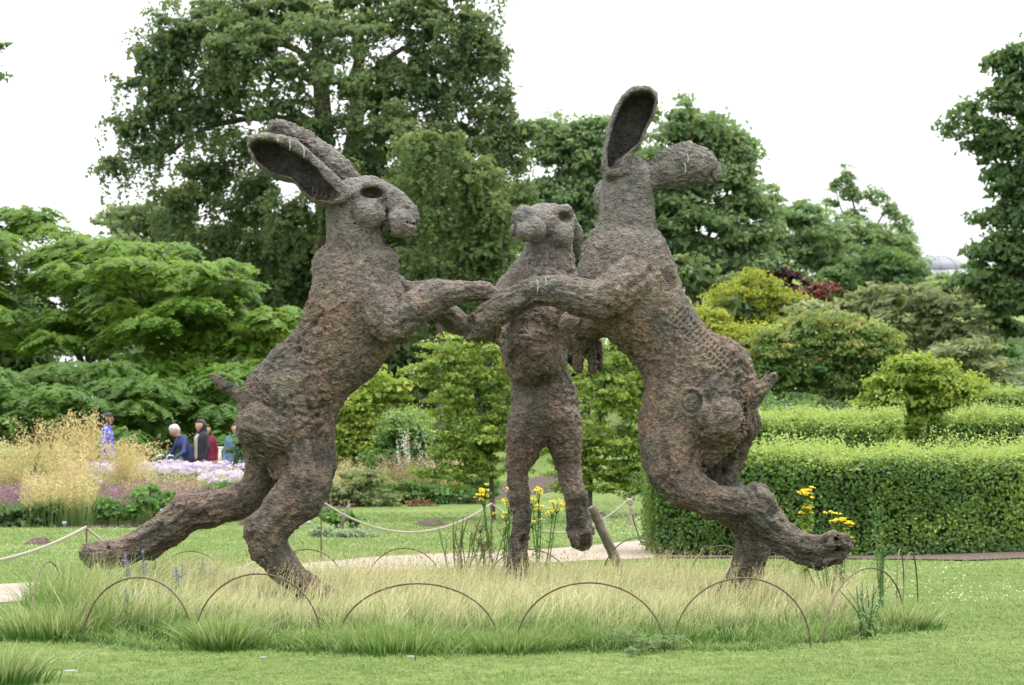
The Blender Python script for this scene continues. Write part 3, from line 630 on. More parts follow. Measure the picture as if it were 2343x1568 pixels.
# right-hand slope
tree('acer_shrub', 'rounded lime yellow shrub, tall dome just right of the clay back', 'shrub', 84,
     [(1730, 680, 90, 55), (1690, 700, 80, 50), (1660, 730, 70, 40), (1780, 740, 70, 50), (1720, 750, 90, 50), (1820, 700, 30, 30)], M['yellow_leaf'], .09, .5, 34, part='foliage', trunk=[(1720, 830, 4), (1722, 780, 3), (1728, 720, 2)])
tree('acer_shrub', 'low lime yellow shrub spreading below the domed one beside the clay back', 'shrub', 78,
     [(1650, 790, 80, 45), (1760, 770, 70, 40), (1640, 760, 70, 40), (1690, 810, 80, 50), (1620, 730, 45, 25), (1730, 850, 70, 40), (1770, 800, 50, 40), (1600, 790, 50, 40)], M['yellow_leaf'], .085, .45, 34, part='foliage')
tree('purple_maple', 'dark purple leafed shrub behind the lime yellow dome', 'shrub', 98, [(1770, 640, 60, 26), (1740, 650, 40, 30), (1820, 655, 40, 24)], M['purple_leaf'], .15, .45, 36, part='foliage')
tree('red_maple', 'russet red leafed shrub right of the purple one', 'shrub', 94, [(1870, 670, 42, 26), (1840, 690, 40, 24), (1890, 665, 25, 20)], M['red_leaf'], .14, .42, 36, part='foliage')
tree('willow_shrub', 'wide grey green willow on the upper slope, its shoots blown to the right', 'shrub', 88,
     [(2010, 730, 110, 70), (2220, 790, 70, 50), (2090, 700, 80, 60), (2180, 720, 80, 60), (2120, 780, 110, 50), (1930, 740, 60, 50), (2000, 690, 60, 30), (2240, 750, 30, 40)], M['willow_leaf'], .24, .5, 32, part='foliage', aspect=.4, droop=np.array((1., 0, .35)), trunk=[(2100, 860, 5), (2098, 780, 4), (2095, 720, 2)])
tree('willow_shrub', 'narrow grey green willow between the lime and the mounded shrubs', 'shrub', 80,
     [(1830, 760, 60, 40), (1880, 720, 60, 40), (1800, 800, 50, 50), (1840, 720, 30, 25)], M['willow_leaf'], .22, .45, 32, part='foliage', aspect=.4, droop=np.array((1., 0, .35)))
tree('willow_shrub', 'dull green willow low on the slope in front of the dark oak', 'shrub', 80,
     [(2180, 830, 90, 50), (2260, 860, 60, 40), (2120, 860, 70, 50), (2230, 800, 60, 30)], M['willow_leaf'], .20, .45, 30, part='foliage', aspect=.4, droop=np.array((1., 0, .3)))
tree('sorbus_tree', 'mounded green tree with pale flowering tips above the clay tail', 'tree', 70,
     [(1880, 755, 100, 40), (1950, 770, 90, 40), (1890, 775, 120, 60), (1780, 800, 70, 50), (2000, 800, 80, 60), (1820, 830, 90, 50), (1960, 800, 90, 60), (2030, 850, 60, 50), (1780, 870, 60, 40), (1880, 850, 120, 50), (1960, 880, 110, 50), (1760, 830, 50, 40), (2060, 900, 50, 40)], M['mound_leaf'], .095, .42, 36, shell=.55, dens=1.5,
     trunk=[(1905, 950, 5), (1905, 910, 4.5), (1900, 840, 3)], limbs=[[(1905, 920, 4), (1860, 880, 3), (1830, 850, 1.5)], [(1905, 920, 4), (1950, 880, 3), (1990, 850, 1.5)], [(1905, 930, 4), (1880, 870, 2)]])
tree('dogwood_shrub', 'bright green layered shrub standing behind the clipped hedges', 'shrub', 56,
     [(2090, 855, 60, 40), (2150, 875, 80, 45), (2200, 900, 60, 40), (2040, 900, 60, 40), (2080, 870, 60, 50), (2160, 900, 80, 50), (2130, 880, 70, 35), (2180, 920, 70, 40), (2110, 930, 100, 45), (2040, 930, 60, 45), (2140, 980, 120, 45), (2040, 980, 80, 40), (2210, 960, 50, 40), (2000, 940, 30, 30)], M['lime_leaf'], .088, .38, 36, shell=.5, dens=1.4, part='foliage')
tree('heather_shrub', 'dark green shrub mass at the foot of the oak by the terrace beds', 'shrub', 92, [(2300, 740, 60, 40), (2340, 780, 50, 40), (2200, 660, 80, 20), (2280, 660, 70, 30), (2250, 700, 60, 30)], M['oak_leaf'], .15, .45, 34, part='foliage')
k = 0
for (x, y, rx, ry, mm, lab) in ((2285, 800, 26, 14, 'herb', 'small round green cushion plant on the terrace bed below the oak'), (2325, 838, 22, 12, 'sage_leaf', 'pale round cushion plant on the terrace bed at the right border'), (2330, 808, 24, 12, 'herb', 'low green cushion plant behind the pale one on the terrace'), (2270, 890, 26, 14, 'sage_leaf', 'grey green cushion plant in front of the stone ledge'), (2240, 820, 20, 12, 'lime_leaf', 'bright green cushion plant left of the terrace beds')):
    tree('cushion_plant', lab, 'plant', 86, [(x, y, rx, ry)], M[mm], .09, .25, 30, part='foliage', group='cushion plants on the terrace')

n = 34000; D = rng.uniform(57, 118, n); u = rng.uniform(.055, .215, n); x = u * D
hgt = np.clip(.35 + .9 * noise2(x, D, .35, 66) + .4 * noise2(x, D, 1.1, 67), .02, 1.4)
C = np.stack([x, D, ground(x, D) + hgt * rng.uniform(.2, 1.02, n)], 1)
o = tri_obj('undergrowth', C, rng.normal(0, .6, C.shape) + (0, -.3, .7), .20 * rng.uniform(.6, 1.4, n), .4 + .4 * noise2(x, D, .5, 68) + rng.normal(0, .14, n), M['oak_leaf'], None, .8); o['kind'] = 'stuff'
# stone ledge on the slope and the white domed marquee on the hill
g = Geo(); m_ = simple_mat('pale_stone', (.30, .27, .22), .9, .25, 5, 0, .5)
root = empty('stone_ledge', W(2310, 862, 84), 'low pale stone ledge stepping along the terrace bed at the right', 'ledge')
for i, (x, y, w_) in enumerate(((2272, 850, .7), (2322, 856, .75), (2268, 876, .6), (2318, 880, .8))):
    c = W(x, y, 84 - 2 * (i // 2)); g = Geo(); g.add(*box(c, (w_, .5, .12), .05 * i)); g.build('slab', m_, root)
strip('terrace_soil', [(14.5, 100, 14.2, 90), (17, 102, 16.5, 89), (24, 104, 22, 88)], M['soil'], .03)
m_w = simple_mat('white_canvas', (.17, .18, .21), .5, .05, .5); m_w2 = simple_mat('white_wall', (.34, .35, .36), .6, .04, 1)
c = W(2162, 620, 200); root = empty('marquee', (c[0], c[1], g1(c[0], 200)), 'white domed marquee roof on the hill beside the oak', 'marquee')
g = Geo(); V = []; q = []; nu, nv = 24, 9; RX = 66 * PX(200); RZ = 34 * PX(200)
zb = W(2162, 612, 200)[2]
for i in range(nv + 1):
    a = i / nv * pi / 2
    for j in range(nu): t = 2 * pi * j / nu; V.append((c[0] + RX * math.cos(a) * math.cos(t), c[1] + 4 + RX * math.cos(a) * math.sin(t), zb + RZ * math.sin(a)))
ii = np.arange(nv)[:, None] * nu + np.arange(nu)[None]; jj = np.arange(nv)[:, None] * nu + (np.arange(nu)[None] + 1) % nu
g.add(V, np.stack([ii, jj, jj + nu, ii + nu], -1).reshape(-1, 4)); g.build('roof', m_w, root)
g = Geo(); g.add(*box((c[0] + .3, c[1] + 4, zb - .65), (2 * RX * 1.0, 2 * RX * .96, 1.2))); g.build('wall', m_w2, root)
for j in range(5):
    t = pi + pi * (j + .5) / 5; g = Geo()
    P = [(c[0] + 1.01 * RX * math.cos(a) * math.cos(t), c[1] + 4 + 1.01 * RX * math.cos(a) * math.sin(t), zb + 1.01 * RZ * math.sin(a)) for a in np.linspace(0, pi / 2, 9)]
    g.add(*tube(P, .04, 5)); g.build('roof_rib', M['wire'], root)

# ------------------------------------------------------------------ clipped hedges
def hedge(label, pts, z0, z1, depth, leaf, n, shoots, D_soft=.25):
    """pts: world (x, y) of the front foot, left to right"""
    p = np.array(pts, float); root = empty('hedge', (p[0][0], p[0][1], g1(*p[0])), label, 'hedge', 'clipped hedges')
    L = np.concatenate([[0], np.cumsum(np.linalg.norm(np.diff(p, axis=0), axis=1))])
    H = z1 - z0
    def front(s): return np.stack([np.interp(s, L, p[:, 0]), np.interp(s, L, p[:, 1])], 1)
    prof = H + depth          # up the face, over the top
    s = rng.uniform(0, L[-1], n); u = rng.uniform(0, prof, n) ** 1.0
    f = front(s); lump = fbm(np.stack([s * 1.3, u * 2, np.zeros(n)], 1), 3, 77) * .14
    rr = .28
    face = u < H - rr; top_ = u > H + rr * .57
    a = np.clip((u - (H - rr)) / (rr * 1.57), 0, 1) * pi / 2
    yo = np.where(face, 0, np.where(top_, u - H + .16, rr * (1 - np.cos(a)))); zo = np.where(face, u, np.where(top_, H, H - rr + rr * np.sin(a)))
    nrm = np.stack([np.zeros(n), -np.cos(a), np.sin(a)], 1)
    C = np.stack([f[:, 0], f[:, 1] + yo, ground(f[:, 0], f[:, 1]) * 0 + z0 + zo], 1) + nrm * lump[:, None] - nrm * np.abs(rng.normal(0, .05, n))[:, None]
    nn = nrm + rng.normal(0, .5, C.shape) + np.array((0, 0, .3))
    br = fbm(np.stack([s * 1.6, u * 2.5, np.full(n, 4.)], 1), 3, 78)
    right = smooth(.45, .8, s / L[-1])
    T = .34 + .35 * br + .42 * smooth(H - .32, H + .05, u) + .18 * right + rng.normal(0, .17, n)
    # left end face
    k = n // 10; e = np.stack([np.full(k, p[0][0]) - np.abs(rng.normal(0, .03, k)) + .04 * rng.normal(0, 1, k), p[0][1] + rng.uniform(0, depth, k), z0 + rng.uniform(0, H, k)], 1)
    C = np.concatenate([C, e]); nn = np.concatenate([nn, np.array((-1, 0, .3)) + rng.normal(0, .5, (k, 3))]); T = np.concatenate([T, .3 + rng.normal(0, .15, k)])
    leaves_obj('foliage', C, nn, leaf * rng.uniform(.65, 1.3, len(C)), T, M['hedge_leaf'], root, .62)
    # dark twiggy core that stops light and sight
    V = []; ps = front(np.linspace(0, L[-1], 12))
    for i, (x_, y_) in enumerate(ps):
        x_ = x_ + (.12 if i == 0 else 0)
        V += [(x_, y_ + .14, z0), (x_, y_ + .14, z1 - .34), (x_, y_ + .40, z1 - .12), (x_, y_ + depth, z1 - .12), (x_, y_ + depth, z0)]
    ii = np.arange(11)[:, None] * 5 + np.arange(4)[None]; q = np.stack([ii, ii + 1, ii + 6, ii + 5], -1).reshape(-1, 4)
    q = np.concatenate([q, [(0, 1, 2, 3)], [(0, 3, 4, 4)]]) if False else np.concatenate([q, [(0, 1, 2, 3)], [(0, 3, 4, 0)]])[:-1]
    mesh_obj('twig_core', V, q, M['core'], root, False)
    if shoots:
        s = rng.uniform(0, L[-1], shoots); f = front(s); d = rng.uniform(.0, depth, shoots); cl_ = noise2(f[:, 0], d * 1.5, 2.2, 61); hgt = rng.uniform(.04, .26, shoots) * np.clip(1 + 1.3 * cl_, .25, 2) * (1 + .9 * (rng.random(shoots) < .05))
        m2 = 7; t = np.linspace(.1, 1, m2)
        bend = rng.normal(0, .25, (shoots, 2)) + np.array((.15, 0))
        P = np.stack([f[:, 0], f[:, 1] + d, z0 + H - .12 + .10 * cl_ - .05 * (d < .2)], 1)[:, None] + np.stack([bend[:, :1] * t * hgt[:, None], bend[:, 1:] * t * hgt[:, None], t * hgt[:, None]], 2)
        P = P.reshape(-1, 3) + rng.normal(0, .018, (shoots * m2, 3))
        T = np.clip(np.repeat(rng.normal(.4, .2, shoots), m2) + rng.normal(0, .12, shoots * m2), 0, 1)
        leaves_obj('young_shoots', P, rng.normal(0, .8, P.shape) + np.array((0, 0, .5)), leaf * .62 * rng.uniform(.6, 1.3, len(P)), T, M['shoot_leaf'], root, .6)
    return root
M['core'] = simple_mat('twig_core', (.018, .030, .012), 1., .3, 12)
hx = [GP(1500, 1262), GP(1800, 1267), GP(2120, 1270), GP(2340, 1266), GP(2600, 1258)]
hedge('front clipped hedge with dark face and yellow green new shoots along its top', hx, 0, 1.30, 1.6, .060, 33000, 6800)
def hx2(x0, x1, D): return [(W(x0, 1000, D)[0], D), (W((x0 + x1) / 2, 1000, D)[0], D - .5), (W(x1, 1000, D)[0], D - 1)]
hedge('middle clipped hedge seen over the front one beside the clay tail', hx2(1690, 2050, 52), .7, 1.83, 1.5, .085, 9000, 4200)
hedge('middle clipped hedge continuing at the right border behind the bright shrub', hx2(2180, 2480, 54), .7, 1.93, 1.5, .085, 5000, 2600)
hedge('rear clipped hedge, highest and farthest, at the right border under the terrace', hx2(2235, 2500, 66), 1.5, 2.62, 1.5, .095, 4000, 1500)
hedge('rear clipped hedge partly in shade under the mounded tree', hx2(1680, 1980, 64), 1.1, 2.05, 1.5, .095, 4000, 900)
# ------------------------------------------------------------------ sculpted solids (distance fields meshed into one skin)
class Field:
    def __init__(s, lo, hi, vox):
        s.lo = np.asarray(lo, np.float32); s.vox = vox
        s.n = np.ceil((np.asarray(hi) - s.lo) / vox).astype(int) + 1
        s.f = np.full(s.n, 1.0, np.float32); s.id = np.zeros(s.n, np.int16); s.tan = [np.array((0, 0, 1.))]
        s.ax = [s.lo[k] + np.arange(s.n[k], dtype=np.float32) * vox for k in range(3)]
    def sub(s, lo, hi):
        a = np.clip(np.floor((lo - s.lo) / s.vox).astype(int), 0, s.n); b = np.clip(np.ceil((hi - s.lo) / s.vox).astype(int) + 1, 0, s.n)
        sl = tuple(slice(a[k], b[k]) for k in range(3))
        X = s.ax[0][sl[0]][:, None, None]; Y = s.ax[1][sl[1]][None, :, None]; Z = s.ax[2][sl[2]][None, None, :]
        return sl, X, Y, Z
    def put(s, sl, d, k, mark=0, carve=False):
        f = s.f[sl]
        if carve:
            d = -d; h = np.clip(.5 - .5 * (f - d) / k, 0, 1); s.f[sl] = f * (1 - h) + d * h + k * h * (1 - h)
        else:
            m = d < f; s.id[sl] = np.where(m, mark, s.id[sl])
            h = np.clip(.5 + .5 * (f - d) / k, 0, 1); s.f[sl] = f * (1 - h) + d * h - k * h * (1 - h)
    def cap(s, a, ra, b, rb, k=.05, sy=1., mark=None, carve=False):
        a = np.asarray(a, float); b = np.asarray(b, float); r = max(ra, rb) * max(sy, 1) + 2.2 * k + .02
        sl, X, Y, Z = s.sub(np.minimum(a, b) - r, np.maximum(a, b) + r)
        if min(q.stop - q.start for q in sl) < 1: return
        ba = (b - a) / np.array((1, sy, 1)); L = float((ba ** 2).sum()) + 1e-9
        px, py, pz = X - a[0], (Y - a[1]) / sy, Z - a[2]
        t = np.clip((px * ba[0] + py * ba[1] + pz * ba[2]) / L, 0, 1)
        d = np.sqrt((px - ba[0] * t) ** 2 + (py - ba[1] * t) ** 2 + (pz - ba[2] * t) ** 2) - (ra + (rb - ra) * t)
        if mark is None:
            s.tan.append((b - a) / (np.linalg.norm(b - a) + 1e-9)); mark = len(s.tan) - 1
        s.put(sl, d.astype(np.float32), k, mark, carve)
    def chain(s, rows, D, k=.05, sy=1., mark=None):
        """rows of (x, y, r, depth offset) in picture units at distance D"""
        P = []
        for row in rows:
            x, y, r = row[:3]; dy = row[3] if len(row) > 3 else 0.
            P.append((W(x, y, D + dy), r * PX(D + dy)))
        if len(P) == 1: s.cap(P[0][0], P[0][1], P[0][0] + 1e-3, P[0][1], k, sy, mark)
        for (a, ra), (b, rb) in zip(P[:-1], P[1:]): s.cap(a, ra, b, rb, k, sy, mark)
    def ell(s, x, y, rx, ry, D, dy=0., dep=.06, k=.02, carve=True, rot=0.):
        c = W(x, y, D + dy); q = PX(D + dy); rx, ry = rx * q, ry * q; r = max(rx, ry, dep) + 2 * k + .02
        sl, X, Y, Z = s.sub(c - r, c + r)
        ca, sa = math.cos(rot), math.sin(rot)
        u, w = (X - c[0]) * ca + (Z - c[2]) * sa, -(X - c[0]) * sa + (Z - c[2]) * ca
        g = np.sqrt((u / rx) ** 2 + ((Y - c[1]) / dep) ** 2 + (w / ry) ** 2)
        s.put(sl, ((g - 1) * min(rx, ry, dep)).astype(np.float32), k, 0, carve)
    def poly(s, pts, D, h0, h1, rnd, k=.02, carve=False):
        """a picture outline at distance D, from depth D-h0 to D+h1, edges rounded by rnd"""
        P = np.array([W(x, y, D)[[0, 2]] for x, y in pts]); lo = P.min(0); hi = P.max(0); pad = .1 + k
        sl, X, Y, Z = s.sub(np.array((lo[0] - pad, D - h0 - pad, lo[1] - pad)), np.array((hi[0] + pad, D + h1 + pad, hi[1] + pad)))
        x, z = X[:, :, 0], Z[0]; x = x[:, 0][:, None]; z = z[0][None, :]
        d2 = np.full((x.shape[0], z.shape[1]), 9., np.float32); ins = np.zeros(d2.shape, bool)
        for i in range(len(P)):
            a, b = P[i], P[(i + 1) % len(P)]; e = b - a
            wx, wz = x - a[0], z - a[1]; t = np.clip((wx * e[0] + wz * e[1]) / (e @ e + 1e-12), 0, 1)
            d2 = np.minimum(d2, np.hypot(wx - e[0] * t, wz - e[1] * t))
            c = ((a[1] > z) != (b[1] > z)) & (x < (b[0] - a[0]) * (z - a[1]) / (b[1] - a[1] + 1e-12) + a[0]); ins ^= c
        d2 = np.where(ins, -d2, d2)[:, None, :]
        mid, hh = D + (h1 - h0) / 2, (h0 + h1) / 2
        dy = np.abs(Y - mid) - hh
        a_, b_ = np.maximum(d2 + rnd, 0), np.maximum(dy + rnd, 0)
        d = np.sqrt(a_ ** 2 + b_ ** 2) + np.minimum(np.maximum(d2 + rnd, dy + rnd), 0) - rnd
        s.put(sl, d.astype(np.float32), k, 0, carve)
    def slot(s, pts, D, d0, d1, r, k=.006):
        """a groove drawn in the picture and cut from depth D+d0 to D+d1"""
        P = spline([(*p, 0) for p in pts], 5)
        for p in P: s.cap(W(p[0], p[1], D + d0), r, W(p[0], p[1], D + d1), r * .6, k, carve=True)
    def skin(s):
        f = s.f; nx, ny, nz = f.shape; sg = f < 0
        cell = np.zeros((nx - 1, ny - 1, nz - 1), np.int8)
        for i in (0, 1):
            for j in (0, 1):
                for k in (0, 1): cell += sg[i:nx - 1 + i, j:ny - 1 + j, k:nz - 1 + k]
        act = (cell > 0) & (cell < 8); I = np.argwhere(act)
        idx = np.full(cell.shape, -1, np.int64); idx[act] = np.arange(len(I))
        acc = np.zeros((len(I), 3)); cnt = np.zeros(len(I))
        corners = [(i, j, k) for i in (0, 1) for j in (0, 1) for k in (0, 1)]
        cv = {c: f[I[:, 0] + c[0], I[:, 1] + c[1], I[:, 2] + c[2]] for c in corners}
        for c in corners:
            for ax in range(3):
                if c[ax]: continue
                d = tuple(c[m] + (m == ax) for m in range(3)); a, b = cv[c], cv[d]
                m = (a < 0) != (b < 0); t = np.where(m, a / (a - b + 1e-12), 0)
                p = np.array(c, float)[None] + np.eye(3)[ax][None] * t[:, None]
                acc += p * m[:, None]; cnt += m
        V = (I + acc / cnt[:, None]) * s.vox + s.lo
        Q = []
        for ax in range(3):
            b1, b2 = [(1, 2), (2, 0), (0, 1)][ax]
            sa = [slice(None)] * 3; sb = [slice(None)] * 3; sa[ax] = slice(0, -1); sb[ax] = slice(1, None)
            A, B = sg[tuple(sa)], sg[tuple(sb)]
            E = np.argwhere(A != B)
            E = E[(E[:, b1] > 0) & (E[:, b2] > 0) & (E[:, b1] < s.n[b1] - 1) & (E[:, b2] < s.n[b2] - 1)]
            fl = A[E[:, 0], E[:, 1], E[:, 2]]
            def at(o1, o2):
                e = E.copy(); e[:, b1] -= o1; e[:, b2] -= o2; return idx[e[:, 0], e[:, 1], e[:, 2]]
            q = np.stack([at(1, 1), at(0, 1), at(0, 0), at(1, 0)], 1)
            q[~fl] = q[~fl][:, ::-1]; Q.append(q)
        Q = np.concatenate(Q); Q = Q[(Q >= 0).all(1)]
        ids = s.id[np.minimum(I[:, 0] + 1, nx - 1), I[:, 1], I[:, 2]]
        return V, Q, ids
def vnormals(V, Q):
    n = np.cross(V[Q[:, 2]] - V[Q[:, 0]], V[Q[:, 3]] - V[Q[:, 1]])
    N = np.zeros_like(V)
    for k in range(4):
        for ax in range(3): N[:, ax] += np.bincount(Q[:, k], n[:, ax], len(V))
    return N / (np.linalg.norm(N, axis=1)[:, None] + 1e-9)
def relax(V, Q, it=2):
    for _ in range(it):
        S = np.zeros_like(V); c = np.zeros(len(V))
        for a in range(4):
            b = (a + 1) % 4
            for ax in range(3):
                S[:, ax] += np.bincount(Q[:, a], V[Q[:, b], ax], len(V)) + np.bincount(Q[:, b], V[Q[:, a], ax], len(V))
            c += np.bincount(Q[:, a], minlength=len(V)) + np.bincount(Q[:, b], minlength=len(V))
        V = V * .45 + .55 * S / c[:, None]
    return V
def in_frame(P, a, b, hw):
    """along (0..1) and across (-1..1) of points seen from the front, for the strip a->b"""
    e = (b - a)[[0, 2]]; L = np.linalg.norm(e); e = e / L; q = P[:, [0, 2]] - a[[0, 2]]
    return q @ e / L, (q[:, 0] * -e[1] + q[:, 1] * e[0]) / hw

def clay(F, name, parent, seed, marks=None, amp=1., limb_from=0, part_mat=None, head_z=9.):
    V, Q, ids = F.skin(); V = relax(V, Q, 2); N = vnormals(V, Q); V = V - N * .004
    T = np.array(F.tan)[ids]
    lump = fbm(V * 2.2 + seed, 2, seed) * .013
    warp = np.stack([fbm(V * 5 + 3.1 * k, 2, seed + 20 + k) for k in range(3)], 1)
    limb = (ids >= limb_from) * (ids > 0) * 1.
    head = smooth(head_z, head_z + .15, V[:, 2])
    fl = smooth(-.25, .35, fbm(V * 1.7, 2, seed + 40))
    P1 = V * np.array((13., 13., 20.)) + warp * 1.8
    P1 = P1 - ((V * 12 * T).sum(1)[:, None] * T) * (.62 * limb)[:, None]
    d1 = dabs(P1, seed) * (.007 + .013 * fl) * (1 - .5 * limb)
    P2 = V * np.array((19, 19, 30)) + warp * 2.2; P2 = P2 - (V * 23 * T).sum(1)[:, None] * T * (.75 * limb)[:, None]
    d2 = dabs(P2, seed + 50) * .0085
    rid = -np.abs(fbm(V * 12 - (V * 12 * T).sum(1)[:, None] * T * (.90 * limb)[:, None], 2, seed + 70)) * .034 * limb
    pit = -np.clip(fbm(V * 9, 2, seed + 90) - .42, 0, 1) * .12 * fl
    disp = lump * (1 - .5 * head) + amp * ((d1 + pit) * (1 - .75 * head) + d2 * (1 - .25 * head) + rid)
    disp = disp - disp.mean() - .002
    if marks: disp = marks(V, N, disp)
    V2 = V + N * disp[:, None]
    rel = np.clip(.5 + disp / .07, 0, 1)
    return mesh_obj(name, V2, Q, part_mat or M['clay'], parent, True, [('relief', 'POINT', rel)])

# weathered brown clay / resin
m, nt, b = new_mat('weathered_clay'); M['clay'] = m
n1, n2, n3 = noise(nt, 1.1, 4, .6), noise(nt, 7, 5, .7), noise(nt, 45, 4, .7)
c1 = ramp(nt, [(.34, (.104, .098, .083)), (.47, (.158, .130, .103)), (.60, (.204, .148, .112))], noise(nt, 2.3, 4, .6))
c2 = ramp(nt, [(.30, (.50, .50, .51)), (.50, (.95, .94, .92)), (.72, (1.25, 1.22, 1.15))], n2)
c3 = ramp(nt, [(.32, (.55, .55, .56)), (.68, (1.25, 1.24, 1.20))], n3)
k1 = mix(nt, 1., c1.outputs['Color'], c2.outputs['Color'], 'MULTIPLY')
k2 = mix(nt, 1., k1, c3.outputs['Color'], 'MULTIPLY')
tcd = nt.nodes.new('ShaderNodeTexCoord'); sx = nt.nodes.new('ShaderNodeSeparateXYZ'); nt.links.new(tcd.outputs['Object'], sx.inputs['Vector'])
mr = nt.nodes.new('ShaderNodeMapRange'); mr.inputs['From Min'].default_value = 2.55; mr.inputs['From Max'].default_value = 3.3
nt.links.new(sx.outputs['Z'], mr.inputs['Value'])
g_ = ramp(nt, [(.3, (.092, .089, .083)), (.5, (.152, .146, .135)), (.7, (.215, .207, .190))], n2)
gm = nt.nodes.new('ShaderNodeMath'); gm.operation = 'MULTIPLY'; gm.inputs[1].default_value = .7; nt.links.new(mr.outputs['Result'], gm.inputs[0])
k3 = mix(nt, gm.outputs[0], k2, g_.outputs['Color'])
lich = ramp(nt, [(.60, (0, 0, 0)), (.74, (.55, .55, .55))], noise(nt, 3.3, 5, .7))
k4 = mix(nt, lich.outputs['Color'], k3, (.120, .128, .098))
recess_shade = ramp(nt, [(.25, (.66, .64, .62)), (.5, (1, 1, 1)), (.8, (1.15, 1.13, 1.1))], attr(nt, 'relief'))  # shade painted into the colour: hollows darker, raised clay lighter
k5 = mix(nt, 1., k4, recess_shade.outputs['Color'], 'MULTIPLY')
nt.links.new(k5, b.inputs['Base Color']); b.inputs['Roughness'].default_value = .82; b.inputs['Specular IOR Level'].default_value = .35
# fine overlapping flakes: warped cells give sharp little ledges
tcf = nt.nodes.new('ShaderNodeTexCoord'); wn_ = nt.nodes.new('ShaderNodeTexNoise'); wn_.inputs['Scale'].default_value = 9; wn_.inputs['Detail'].default_value = 4
nt.links.new(tcf.outputs['Object'], wn_.inputs['Vector'])
va = nt.nodes.new('ShaderNodeVectorMath'); va.operation = 'MULTIPLY_ADD'; va.inputs[1].default_value = (.11, .11, .11); nt.links.new(wn_.outputs['Color'], va.inputs[0]); nt.links.new(tcf.outputs['Object'], va.inputs[2])
mpf = nt.nodes.new('ShaderNodeMapping'); mpf.inputs['Scale'].default_value = (1, 1, 1.7); nt.links.new(va.outputs['Vector'], mpf.inputs['Vector'])
vo = nt.nodes.new('ShaderNodeTexVoronoi'); vo.inputs['Scale'].default_value = 21; vo.inputs['Randomness'].default_value = 1; nt.links.new(mpf.outputs['Vector'], vo.inputs['Vector'])
vo2 = nt.nodes.new('ShaderNodeTexVoronoi'); vo2.inputs['Scale'].default_value = 43; nt.links.new(mpf.outputs['Vector'], vo2.inputs['Vector'])
sc1 = nt.nodes.new('ShaderNodeSeparateColor'); nt.links.new(vo.outputs['Color'], sc1.inputs['Color'])
h1 = mix(nt, .5, vo.outputs['Distance'], sc1.outputs['Red'])
h2 = mix(nt, .35, h1, vo2.outputs['Distance'])
h3 = mix(nt, .22, h2, noise(nt, 30, 5, .65))
bp = nt.nodes.new('ShaderNodeBump'); bp.inputs['Strength'].default_value = 1.; bp.inputs['Distance'].default_value = .055
nt.links.new(h3, bp.inputs['Height']); nt.links.new(bp.outputs['Normal'], b.inputs['Normal'])
crevice_shade = ramp(nt, [(.24, (.42, .41, .40)), (.44, (.95, .95, .95)), (.8, (1.28, 1.26, 1.22))], h3)  # painted occlusion: low flake heights darkened where the bump casts no shade
nt.links.new(mix(nt, 1., k5, crevice_shade.outputs['Color'], 'MULTIPLY'), b.inputs['Base Color'])

def bbox(x0, y0, x1, y1, D, d0, d1):
    a, b_, c, d = W(x0, y0, D), W(x1, y1, D), W(x0, y0, D + d1), W(x1, y1, D + d1)
    P = np.array((a, b_, c, d)); lo, hi = P.min(0), P.max(0)
    lo[1], hi[1] = D + d0, D + d1; return lo, hi

VX = .0138
